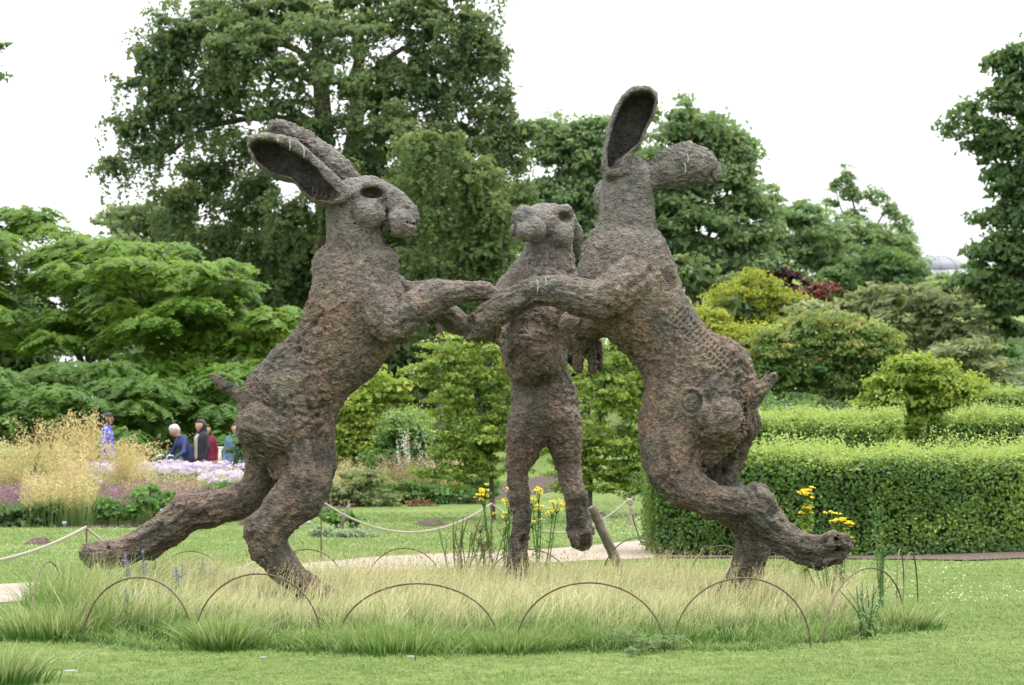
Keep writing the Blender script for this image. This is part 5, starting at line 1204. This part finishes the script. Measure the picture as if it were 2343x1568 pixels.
rosette('thistle', 'small blue green thistle leaves just left of the larger thistle', 1440, 1490, 18.3, 6, .2, M['weed_leaf'], .045, .3)
# darker tussocks
def tussock(label, x, D, n, h, r, tint=.05, name='grass_tussock', mat='meadow'):
    c = W(x, 1000, D); P = np.stack([c[0] + rng.normal(0, r, n), D + rng.normal(0, r, n), np.zeros(n)], 1); P[:, 2] = ground(P[:, 0], P[:, 1]) - .02
    d = (P[:, :2] - c[:2]) / r; o = blades(name, P, h * rng.uniform(.5, 1.1, n), np.full(n, .011), rng.uniform(.2, .9, n), np.clip(rng.normal(tint + .1, .2, n), 0, 1), M[mat], None, 3, .5, d * .7 + rng.normal(0, .3, (n, 2)))
    return tag(o, label, 'grass tuft', 'dark green tussocks')
tussock('deep green grass tussock inside the second hoop from the left', 510, 18.8, 900, .27, .10)
tussock('dense dark green clump of grass at the left rim of the ring', 130, 19.9, 1500, .30, .22, .15)
tussock('bright green grass tuft in the bottom left corner of the photo', -5, 16.2, 700, .28, .13, .1)
tussock('flattened green tuft at the right rim of the ring', 2050, 20.8, 800, .22, .14, .2)
tussock('deep green tuft between the two middle front hoops', 1160, 18.6, 900, .16, .16, .0)
tussock('deep green tuft inside the front middle left hoop', 900, 18.7, 1400, .20, .24, .0)

# things lying on the lawn
M['feather'] = simple_mat('pale_feather', (.18, .19, .18), .6, .1, 20)
for i, (x, y, s, lab) in enumerate(((160, 1541, .055, 'small grey feather on the mown lawn at the lower left'), (940, 1508, .03, 'small pale feather in the fringe below the middle left hoop'), (2275, 1418, .05, 'brownish fallen leaf on the lawn at the right'), (602, 1510, .03, 'tiny white petal on the lawn under the second hoop'), (2135, 1385, .04, 'pale fleck of paper on the lawn right of the ring'))):
    X, D = GP(x, y); c = np.array((X, D, g1(X, D) + .022)); t = np.linspace(-1, 1, 7); V = []
    for k in t: w = .28 * (1 - k * k) + .02; V += [(X + s * k, D + s * w, c[2] + .008 * (1 - k * k)), (X + s * k, D - s * w, c[2])]
    q = np.array([[2 * j, 2 * j + 1, 2 * j + 3, 2 * j + 2] for j in range(6)])
    o = mesh_obj(['feather', 'feather', 'fallen_leaf', 'petal', 'paper_fleck'][i], V, q, M['feather'] if i != 2 else M['mulch']); tag(o, lab, ['feather', 'feather', 'leaf', 'petal', 'litter'][i])
# daisies and clover
n = 1500; x = rng.uniform(.0, 1., n)
A = np.concatenate([np.stack([rng.uniform(1.0, 2.2, 500), rng.uniform(38, 47, 500)], 1), np.stack([rng.uniform(3.5, 4.9, 130), rng.uniform(23.5, 30, 130)], 1), np.stack([rng.uniform(-7, -5, 250), rng.uniform(30, 43, 250)], 1), np.stack([rng.uniform(-3, 1, 200), rng.uniform(35, 48, 200)], 1)])
C = np.stack([A[:, 0], A[:, 1], ground(A[:, 0], A[:, 1]) + .035], 1)
o = leaves_obj('daisies', C, rng.normal(0, .3, C.shape) + (0, -.5, 1), .017, rng.uniform(0, .6, len(C)), M['white_flower'], None, .9); o['kind'] = 'stuff'
# molehills
for i, (x, y, r_, lab) in enumerate(((985, 1200, .28, 'flat molehill of dark soil on the lawn between the hares'), (1075, 1168, .3, 'dark molehill on the lawn just left of the ragwort'), (1365, 1196, .2, 'small dark molehill behind the raised middle foot'), (90, 1240, .2, 'small brown molehill on the lawn at the left under the rope'), (570, 1198, .16, 'small dark molehill above the left shin near the flower bed'))):
    X, D = GP(x, y); z = g1(X, D); nn_ = 18; V = [(X, D, z + .07)]
    for ring_, (rr, hh) in enumerate(((.5, .055), (1., -.03))):
        for j in range(nn_): a = 2 * pi * j / nn_; k_ = 1 + .2 * math.sin(a * 3 + i) + rng.normal(0, .08); V.append((X + r_ * rr * k_ * math.cos(a), D + 1.6 * r_ * rr * k_ * math.sin(a), z + hh + rng.normal(0, .008)))
    j = np.arange(nn_); j2 = (j + 1) % nn_
    o = mesh_obj('molehill', V, [np.stack([np.zeros(nn_, int), 1 + j, 1 + j2], 1), np.stack([1 + j, 1 + nn_ + j, 1 + nn_ + j2, 1 + j2], 1)], M['soil']); tag(o, lab, 'molehill', 'molehills on the lawn')

# ------------------------------------------------------------------ the long flower border
def clump_leaves(name, label, blobs, D, mat, leaf, sub_r, per, cat='plant', group=None):
    return tree(name, label, cat, D, blobs, mat, leaf, sub_r, per, part='foliage', group=group)[0]
def oat(label, x, D, n, hgt, spread):
    c = W(x, 1000, D); c[2] = g1(c[0], D); root = empty('golden_oat_grass', c, label, 'ornamental grass', 'golden oat grasses in the border')
    P = np.stack([c[0] + rng.normal(0, .12, n), D + rng.normal(0, .12, n), np.full(n, c[2])], 1)
    h = hgt * rng.uniform(.7, 1.05, n); d = rng.normal(0, spread, (n, 2))
    blades('stalk', P, h, np.full(n, .012), np.full(n, .5), np.full(n, .85), M['oat'], None, 4, .3, d, root)
    m = 75; t = rng.uniform(.50, 1.02, (n, m)) ** .9
    w = .11 * np.sin(np.clip((1.04 - t) * pi / .6, 0, pi)) + .015
    Q = P[:, None] + np.stack([d[:, :1] * .5 * h[:, None] * t ** 1.7, d[:, 1:] * .5 * h[:, None] * t ** 1.7, h[:, None] * t * .97], 2) + rng.normal(0, 1, (n, m, 3)) * w[..., None] * np.array((1, 1, .5))
    Q = Q.reshape(-1, 3); leaves_obj('foliage', Q, rng.normal(0, 1, Q.shape), .042 * rng.uniform(.6, 1.4, len(Q)), np.repeat(rng.uniform(.1, .9, n), m) + rng.normal(0, .15, len(Q)), M['straw'], root, .4, np.array((.1, 0, 1.)))
    k = 700; P2 = np.stack([c[0] + rng.normal(0, .16, k), D + rng.normal(0, .16, k), np.full(k, c[2])], 1)
    blades('leaf_tuft', P2, rng.uniform(.5, 1.0, k), np.full(k, .016), rng.uniform(.2, .9, k), rng.uniform(.0, .45, k), M['oat'], None, 3, .8, rng.normal(0, .6, (k, 2)), root)
oat('golden oat grass clump at the left end, shorter and paler', 30, 47.5, 34, 1.45, .35)
oat('tall golden oat grass clump left of the man in blue', 115, 47.8, 46, 1.80, .32)
oat('tallest golden oat grass plumes right beside the man in blue', 196, 48.2, 48, 1.98, .20)
oat('golden oat grass clump in front of the man in blue', 280, 48.6, 40, 1.50, .30)
oat('front golden oat grass clump leaning over the lawn edge', 170, 45.6, 30, 1.45, .42)
oat('small golden oat grass clump nearest the phlox', 320, 49.5, 22, 1.45, .4)
# phlox drift
def drift(name, label, cat, x0, x1, yt0, yt1, D0, D1, n, per, head, mat, fl, stem_mat, h, kind='stuff'):
    D = rng.uniform(D0, D1, n); x = rng.uniform(x0, x1, n); c = np.stack([W(a, 1000, d)[0] for a, d in zip(x, D)]); gz = ground(c, D)
    hh = np.interp(x, [x0, x1], [yt0, yt1]); top = h * rng.uniform(.85, 1.08, n)
    H = np.stack([c, D, gz + top], 1); U = ball(n * per).reshape(n, per, 3); U[..., 2] = np.abs(U[..., 2])
    Q = (H[:, None] + U * np.array((head, head, head * .75)) * rng.uniform(.6, 1, (n, per, 1))).reshape(-1, 3)
    T = np.repeat(rng.uniform(.1, .9, n), per) + .2 * U[..., 2].ravel() - .1
    o1 = leaves_obj(name, Q, U.reshape(-1, 3) + rng.normal(0, .4, Q.shape), fl, T, mat, None, .9); o1['kind'] = kind
    m = n * 16; i = rng.integers(0, n, m); L = H[i] - np.array((0, 0, 1.)) * (rng.uniform(.05, 1, m) * top[i])[:, None] + rng.normal(0, .06, (m, 3))
    o2 = leaves_obj(name + '_leaves', L, rng.normal(0, .5, L.shape) + (0, -.4, 1), .07 * rng.uniform(.6, 1.4, m), rng.normal(.55, .2, m), stem_mat, None, .35); o2['kind'] = kind
drift('phlox_flowers', '', '', 150, 575, 0, 0, 50.0, 51.8, 520, 34, .075, M['phlox'], .032, M['herb'], .77)
drift('phlox_flowers', '', '', 455, 590, 0, 0, 48.0, 49.6, 120, 34, .075, M['phlox'], .032, M['lime_leaf'], .70)
drift('phlox_flowers', '', '', 130, 240, 0, 0, 47.6, 49.0, 40, 30, .06, M['phlox'], .03, M['herb'], .66)
# salvia and grass haze
def spikes(name, x0, x1, D0, D1, n, h, mat, r=.014, stemmat='oat', tint=.3):
    D = rng.uniform(D0, D1, n); xp = rng.uniform(x0, x1, n); X = (xp - CX) / FOC * D; gz = ground(X, D)
    hh = h * rng.uniform(.6, 1.1, n) * (1 + .25 * noise2(X, D, 1.1, 44)); ln = rng.normal(0, .18, (n, 2))
    m = 15; t = rng.uniform(.5, 1., (n, m)); Q = np.stack([X[:, None] + ln[:, :1] * hh[:, None] * t, D[:, None] + ln[:, 1:] * hh[:, None] * t, gz[:, None] + hh[:, None] * t], 2) + rng.normal(0, r, (n, m, 3))
    Q = Q.reshape(-1, 3); o = leaves_obj(name, Q, rng.normal(0, 1, Q.shape), .030 * rng.uniform(.6, 1.3, len(Q)), np.repeat(rng.uniform(0, 1, n), m), mat, None, .6); o['kind'] = 'stuff'
    P = np.stack([X, D, gz], 1); P = np.repeat(P, 2, 0) + rng.normal(0, .03, (2 * n, 3)) * (1, 1, 0)
    blades(name + '_stems', P, np.repeat(hh, 2) * .95, np.full(2 * n, .013), np.full(2 * n, 1.), np.clip(rng.normal(tint, .2, 2 * n), 0, 1), M[stemmat], 'stuff', 2, .2, np.repeat(ln, 2, 0) + rng.normal(0, .1, (2 * n, 2)))
spikes('salvia_spikes', -40, 520, 45.6, 48.6, 1800, .66, M['salvia'])
spikes('salvia_spikes', -60, 130, 44.6, 46.5, 700, .62, M['salvia'])
M['bright_salvia'] = leaf_mat('bright_salvia', (.20, .06, .20), (.28, .10, .28), (.38, .18, .38), .2, .8)
spikes('magenta_spikes', 225, 285, 45.4, 46.4, 60, .66, M['bright_salvia'])
spikes('magenta_spikes', 10, 45, 47.2, 48, 40, .78, M['bright_salvia'])
spikes('straw_haze', -60, 560, 47.5, 50, 1500, .80, M['straw'], .03)
spikes('straw_haze', 60, 210, 44.2, 46.2, 700, .85, M['straw'], .02)
clump_leaves('geranium_clump', 'low bright green leafy clump at the border edge above the clay foot', [(270, 1175, 65, 24), (230, 1165, 40, 22), (320, 1160, 50, 24)], 44.6, M['herb'], .07, .2, 26)
clump_leaves('geranium_clump', 'dark leafy clump of the border just right of the bright one', [(375, 1155, 40, 28), (350, 1140, 40, 24), (410, 1165, 30, 20)], 45.4, M['herb'], .08, .22, 26)
clump_leaves('catmint_clump', 'dark green leafy clump at the left border near the soil edge', [(60, 1190, 70, 24), (10, 1180, 60, 30), (110, 1170, 40, 26)], 44.4, M['oak_leaf'], .06, .2, 30)
clump_leaves('geranium_clump', 'leafy green clump beneath the phlox beside the left hare thigh', [(500, 1130, 70, 24), (560, 1140, 50, 26)], 47, M['herb'], .08, .22, 26)
clump_leaves('conifer_shrub', 'small dark green shrub beside the person in denim', [(545, 1030, 28, 34), (562, 1000, 26, 30)], 50.6, M['oak_leaf'], .06, .2, 30, 'shrub')
# middle of the border, between the hares
clump_leaves('knotweed_clump', 'pale yellow green leafy clump right of the left hare knee', [(800, 1130, 60, 34), (860, 1150, 60, 26), (830, 1100, 60, 30), (770, 1150, 30, 30)], 52, M['willow_leaf'], .07, .24, 26)
clump_leaves('knotweed_clump', 'green leafy clump under the plume bush', [(930, 1130, 60, 26), (990, 1140, 50, 24), (1040, 1130, 50, 28), (1100, 1120, 50, 30)], 53, M['herb'], .07, .24, 26)
clump_leaves('bergenia_clump', 'dark reddish low clump at the lawn edge between the hares', [(960, 1154, 22, 10), (985, 1156, 20, 8)], 52.0, M['rust'], .05, .16, 24)
spikes('pink_grass_haze', 875, 1010, 53, 55, 900, .95, M['pink_grass'], .04)
spikes('pink_grass_haze', 760, 1100, 53.2, 55, 900, .80, M['straw'], .03)
clump_leaves('catmint_clump', 'grey green clump in front of the hedge corner beyond the rope tassel', [(1480, 1110, 50, 30), (1430, 1120, 50, 24), (1500, 1080, 40, 40)], 52, M['sage_leaf'], .06, .22, 24)
# island of pale plants with stakes
cb = clump_leaves('geranium_clump', 'grey green low island of blue flowered plants on the lawn right of the left hare', [(740, 1222, 40, 18), (800, 1228, 60, 16), (850, 1236, 45, 10), (720, 1235, 30, 12)], 40.5, M['sage_leaf'], .05, .15, 30)
C = np.stack([W(rng.uniform(715, 880), rng.uniform(1205, 1232), 40.2) for _ in range(60)]); leaves_obj('blossom', C, rng.normal(0, 1, C.shape) + (0, -1, .5), .028, rng.uniform(.5, 1, 60), M['blue_flower'], cb, .9)
clump_leaves('catmint_clump', 'green clump behind the tilted stake right of the left hare knee', [(800, 1190, 40, 16), (760, 1185, 40, 20)], 44, M['herb'], .06, .18, 28)
g = Geo(); a = W(778, 1212, 41.2); bb = W(800, 1152, 41.2); g.add(*tube([a - (0, 0, .02), (a + bb) / 2, bb], [.030, .028, .026], 8)); o = g.build('wooden_stake', M['grey_wood']); tag(o, 'short tilted wooden stake standing in the island of pale plants', 'stake')
g = Geo(); a = W(776, 1215, 41.2); g.add(*tube([a - (0, 0, .03), a + (0, 0, .03)], .06, 10)); o.location = (0, 0, 0); g.build('rubber_boot', M['core'], o)
# sapling
x0 = W(757, 1190, 44); root = empty('sapling', (x0[0], 44, g1(x0[0], 44)), 'thin pale stemmed sapling right of the left hare thigh', 'sapling')
g = Geo(); g.add(*tube(spline([(x0[0], 44, g1(x0[0], 44) - .05), W(756, 1120, 44), W(752, 1060, 44), W(756, 1010, 44)], 4), np.linspace(.016, .006, 13), 6)); g.build('stem', M['grey_wood'], root)
C, N, T = crown_points([(752, 1085, 16, 30), (756, 1035, 14, 26)], 44, .12, 14, dens=.5); leaves_obj('foliage', C, N, .045, T, M['sage_leaf'], root)
# small blue plant labels
for x, y, D, lab in ((147, 1197, 43.8, 'small blue plant label at the left edge of the border'), (371, 1168, 44.2, 'small pale blue plant label before the dark leafy clump'), (706, 1196, 41, 'small white tag hanging by the rope above the plant island')):
    p = W(x, y, D); r0 = empty('plant_label', (p[0], p[1], g1(p[0], D)), lab, 'label')
    g = Geo(); g.add(*box(p, (.07, .008, .05))); g.build('plate', simple_mat('label_plate', (.30, .38, .48), .4, .05), r0)
    g = Geo(); g.add(*tube([(p[0], D + .01, g1(p[0], D) - .03), p + (0, .01, 0)], .006, 5)); g.build('stick', M['wire'], r0)

# ------------------------------------------------------------------ people on the path behind the phlox
def cloth_mat(name, c, rough=.85, var=.12): return simple_mat(name, c, rough, var, 9, 0, .3)
SKIN = cloth_mat('skin', (.42, .24, .17), .6, .06); HAIRG = cloth_mat('grey_hair', (.50, .48, .46)); HAIRD = cloth_mat('dark_hair', (.020, .015, .012), .5)
TROU = cloth_mat('dark_trousers', (.03, .032, .045)); BEIGE = cloth_mat('beige_trousers', (.38, .33, .28))
def person(x, D, yaw, height, label, coat, leg, hair, pose, longhair=False, inner=None, skin=SKIN):
    c = W(x, 1000, D); gz = g1(c[0], D); root = empty('person', (c[0], D, gz), label, 'person')
    s = height / 1.75; cy, sy = math.cos(yaw), math.sin(yaw)
    def w(p):     # local: x = forward, y = left, z = up
        p = np.array(p, float) * s; return np.array((c[0] + p[0] * cy - p[1] * sy, D + p[0] * sy + p[1] * cy, gz + p[2]))
    lo, hi = np.array((c[0] - .75, D - .75, gz - .02)), np.array((c[0] + .75, D + .75, gz + height + .1))
    F = Field(lo, hi, .022); mats = [skin, coat, leg, inner or coat, TROU]
    def ch(P, k, mark):
        for a, b_ in zip(P[:-1], P[1:]): F.cap(w(a[:3]), a[3] * s, w(b_[:3]), b_[3] * s, k, 1., mark)
    hip, chest, neck, head = pose['hip'], pose['chest'], pose['neck'], pose['head']
    for sd in (-1, 1):
        f = pose.get('foot', 0.) * sd
        ch([(hip[0], .09 * sd, hip[2] - .04, .092), (hip[0] * .6 + .04 + f * .5, .10 * sd, .48, .066), (f, .10 * sd, .09, .045)], .03, 2)
        ch([(f - .02, .10 * sd, .05, .045), (f + .15, .11 * sd, .035, .035)], .02, 4)
        h_ = pose['hand'][0 if sd < 0 else 1]; el = pose['elbow'][0 if sd < 0 else 1]
        ch([(chest[0], .17 * sd, chest[2] + .08, .058), (*el, .047), (*h_, .036)], .025, 1)
        v = np.array(h_) - np.array(el); v /= np.linalg.norm(v); p = np.array(h_) + v * .05
        ch([(*h_, .03), (*p, .036)], .01, 0)
        for q_ in range(4): ch([(p[0], p[1] + (q_ - 1.5) * .018, p[2], .011), (p[0] + v[0] * .08, p[1] + (q_ - 1.5) * .022, p[2] + v[2] * .08 - .01, .009)], .004, 0)
        ch([(p[0], p[1] - sd * .03, p[2], .012), (p[0] + .04, p[1] - sd * .055, p[2] - .01, .010)], .004, 0)
    for o_ in (-.07, .07):
        ch([(hip[0], o_, hip[2], .115), ((hip[0] + chest[0]) / 2, o_ * .9, (hip[2] + chest[2]) / 2, .105), (chest[0], o_ * 1.15, chest[2], .115)], .05, 1)
    ch([(chest[0], -.12, chest[2] + .11, .06), (chest[0], .12, chest[2] + .11, .06)], .03, 1)
    if inner: ch([(hip[0] + .06, 0, hip[2], .10), (chest[0] + .06, 0, chest[2], .10)], .01, 3)
    if pose.get('skirt'): ch([(hip[0], 0, hip[2] - .05, .15), (hip[0], 0, hip[2] - .22, .15)], .05, 3 if inner else 1)
    ch([(*neck, .055), (neck[0] * .5 + head[0] * .5, 0, neck[2] * .5 + head[2] * .5, .05)], .02, 0)
    hx, hz = head[0], head[2]; t = pose.get('nod', 0.)
    def hd(a, y_, z): return (hx + a * math.cos(t) + z * math.sin(t), y_, hz - a * math.sin(t) + z * math.cos(t))
    ch([(*hd(-.02, 0, .03), .092), (*hd(.02, 0, .0), .085), (*hd(.035, 0, -.07), .058)], .03, 0)
    ch([(*hd(.105, 0, .015), .012), (*hd(.118, 0, -.018), .016)], .008, 0)
    ch([(*hd(.088, -.02, -.055), .009), (*hd(.088, .02, -.055), .009)], .004, 0)
    for sd in (-1, 1):
        ch([(*hd(0, .088 * sd, .01), .016), (*hd(-.005, .09 * sd, -.03), .012)], .006, 0)
        F.cap(w(hd(.093, .034 * sd, .012)), .011, w(hd(.094, .03 * sd, .012)), .011, .006, carve=True)
    V, Q, ids = F.skin(); V = relax(V, Q, 1); fm = ids[Q[:, 0]]
    mesh_obj('body', V, Q, None, root, True, None, mats, np.clip(fm, 0, 4))
    F = Field(w((hx, 0, hz)) - .32, w((hx, 0, hz)) + .25, .018); F.tan = [0]
    ch2 = lambda P, k: [F.cap(w(a[:3]), a[3] * s, w(b_[:3]), b_[3] * s, k, 1., 1) for a, b_ in zip(P[:-1], P[1:])]
    ch2([(*hd(-.035, 0, .045), .095), (*hd(.01, 0, .065), .082)], .03)
    if longhair: ch2([(*hd(-.05, -.05, 0), .07), (*hd(-.06, -.05, -.12), .065), (*hd(-.05, -.05, -.20), .045)], .03); ch2([(*hd(-.05, .05, 0), .07), (*hd(-.06, .05, -.12), .065), (*hd(-.05, .05, -.20), .045)], .03)
    else: ch2([(*hd(-.055, 0, -.01), .08), (*hd(-.05, 0, -.05), .06)], .02)
    V, Q, ids = F.skin(); mesh_obj('hair', relax(V, Q, 1), Q, hair, root)
    return root, w
stand = dict(hip=(0, 0, .92), chest=(0, 0, 1.30), neck=(0, 0, 1.47), head=(.02, 0, 1.60), hand=((.08, -.24, .86), (.06, .24, .86)), elbow=((-.02, -.25, 1.12), (-.02, .25, 1.12)), foot=.06)
m, nt, b = new_mat('blue_patterned_shirt'); f = noise(nt, 22, 2, .5)
rp_ = ramp(nt, [(.45, (.03, .04, .36)), (.56, (.07, .09, .52)), (.66, (.40, .42, .72))], f); nt.links.new(rp_.outputs['Color'], b.inputs['Base Color']); b.inputs['Roughness'].default_value = .8; SHIRT = m
BROWN = cloth_mat('brown_skin', (.16, .085, .055), .6, .06)
long_ = dict(stand); long_['skirt'] = True
person(245, 53.5, R(-5), 1.78, 'person in a long blue patterned shirt standing half hidden behind golden grass', SHIRT, BEIGE, HAIRD, long_, skin=BROWN)
bent = dict(hip=(-.12, 0, .90), chest=(.08, 0, 1.22), neck=(.17, 0, 1.37), head=(.25, 0, 1.47), nod=.55, hand=((.42, -.30, .86), (.42, .30, .86)), elbow=((.16, -.30, 1.02), (.16, .30, 1.02)), foot=.12)
NAVY = cloth_mat('navy_jumper', (.035, .048, .13)); DARK = cloth_mat('charcoal_cardigan', (.028, .026, .034)); OAT = cloth_mat('beige_top', (.42, .36, .28))
_, wb = person(424, 53, R(-150), 1.66, 'bent elderly person in navy jumper pushing a wheelchair behind the phlox', NAVY, TROU, HAIRG, bent)
wom = dict(stand); wom['head'] = (.02, 0, 1.585)
person(460, 53, R(-140), 1.66, 'long dark haired person in beige top and charcoal cardigan looking left', DARK, TROU, HAIRD, wom, True, OAT)
person(472, 54.2, R(-80), 1.52, 'person in maroon mostly hidden behind the beige and charcoal one', cloth_mat('maroon_coat', (.16, .012, .03)), TROU, HAIRD, stand, True)
person(540, 52.6, R(-90), 1.60, 'person in blue denim partly hidden by the left hare hindquarters', cloth_mat('denim', (.10, .17, .26)), TROU, HAIRD, stand, True)
# wheelchair
c0 = wb((.62, 0, 0)); yaw = R(-150); fw = np.array((math.cos(yaw), math.sin(yaw), 0)); lf = np.array((-fw[1], fw[0], 0)); up = np.array((0, 0, 1.)); gz = c0[2]
root = empty('wheelchair', c0, 'dark wheelchair with pale curved push handles in front of the bent person', 'wheelchair')
def wp(a, b_, z): return np.array((c0[0], c0[1], gz)) + fw * a + lf * b_ + up * z
BLK = cloth_mat('black_canvas', (.02, .022, .03)); MET = simple_mat('pale_metal', (.35, .45, .45), .35, .1, 10, .6); RUB = simple_mat('rubber', (.02, .02, .02), .8)
for nm, P in (('backrest', [wp(-.02, -.22, .5), wp(-.02, .22, .5), wp(-.08, .22, .84), wp(-.08, -.22, .84)]), ('seat', [wp(-.02, -.22, .48), wp(-.02, .22, .48), wp(.4, .22, .5), wp(.4, -.22, .5)])):
    P = np.array(P); nrm = np.cross(P[1] - P[0], P[3] - P[0]); nrm /= np.linalg.norm(nrm); V = np.concatenate([P, P + nrm * .04])
    mesh_obj(nm, V, np.array([(0, 3, 2, 1), (4, 5, 6, 7), (0, 1, 5, 4), (1, 2, 6, 5), (2, 3, 7, 6), (3, 0, 4, 7)]), BLK, root, False)
for sd in (-1, 1):
    g = Geo(); g.add(*tube(spline([wp(-.02, .25 * sd, .3), wp(-.08, .25 * sd, .82), wp(-.14, .25 * sd, .90), wp(-.24, .25 * sd, .88)], 5), .018, 8)); g.build('push_handle', MET, root)
    th = np.linspace(0, 2 * pi, 29); g = Geo(); g.add(*tube(np.array([wp(.05 + .29 * math.cos(t), .29 * sd, .30 + .29 * math.sin(t)) for t in th]), .018, 6)); wh = g.build('wheel', RUB, root)
    for k in range(8): t = k * pi / 4; g = Geo(); g.add(*tube([wp(.05, .29 * sd, .3), wp(.05 + .28 * math.cos(t), .29 * sd, .30 + .28 * math.sin(t))], .004, 4)); g.build('spoke', MET, wh)
    g = Geo(); g.add(*tube(np.array([wp(.48 + .08 * math.cos(t), .22 * sd, .09 + .08 * math.sin(t)) for t in th]), .012, 6)); g.build('caster', RUB, root)
    g = Geo(); g.add(*tube([wp(-.02, .24 * sd, .48), wp(.42, .24 * sd, .48), wp(.5, .22 * sd, .2)], .014, 6)); g.build('side_frame', MET, root)
# pale slatted bench back
c = W(508, 1050, 55.5); gz = g1(c[0], 55.5); root = empty('bench', (c[0], 55.5, gz), 'pale slatted wooden bench back beside the maroon person', 'bench')
BW = simple_mat('pale_bench_wood', (.48, .44, .36), .8, .12, 8)
for i in range(6): g = Geo(); g.add(*box((c[0] - .32 + .13 * i, 55.5, gz + .72), (.10, .03, .48))); g.build('slat', BW, root)
for z in (.46, .98): g = Geo(); g.add(*box((c[0], 55.54, gz + z), (.9, .04, .07))); g.build('rail', BW, root)
g = Geo(); g.add(*box((c[0], 55.25, gz + .42), (.9, .45, .04))); g.build('seat', BW, root)
for sx in (-1, 1):
    for dy in (0, -.42): g = Geo(); g.add(*box((c[0] + sx * .42, 55.5 + dy, gz + .2), (.06, .06, .40))); g.build('leg', BW, root)
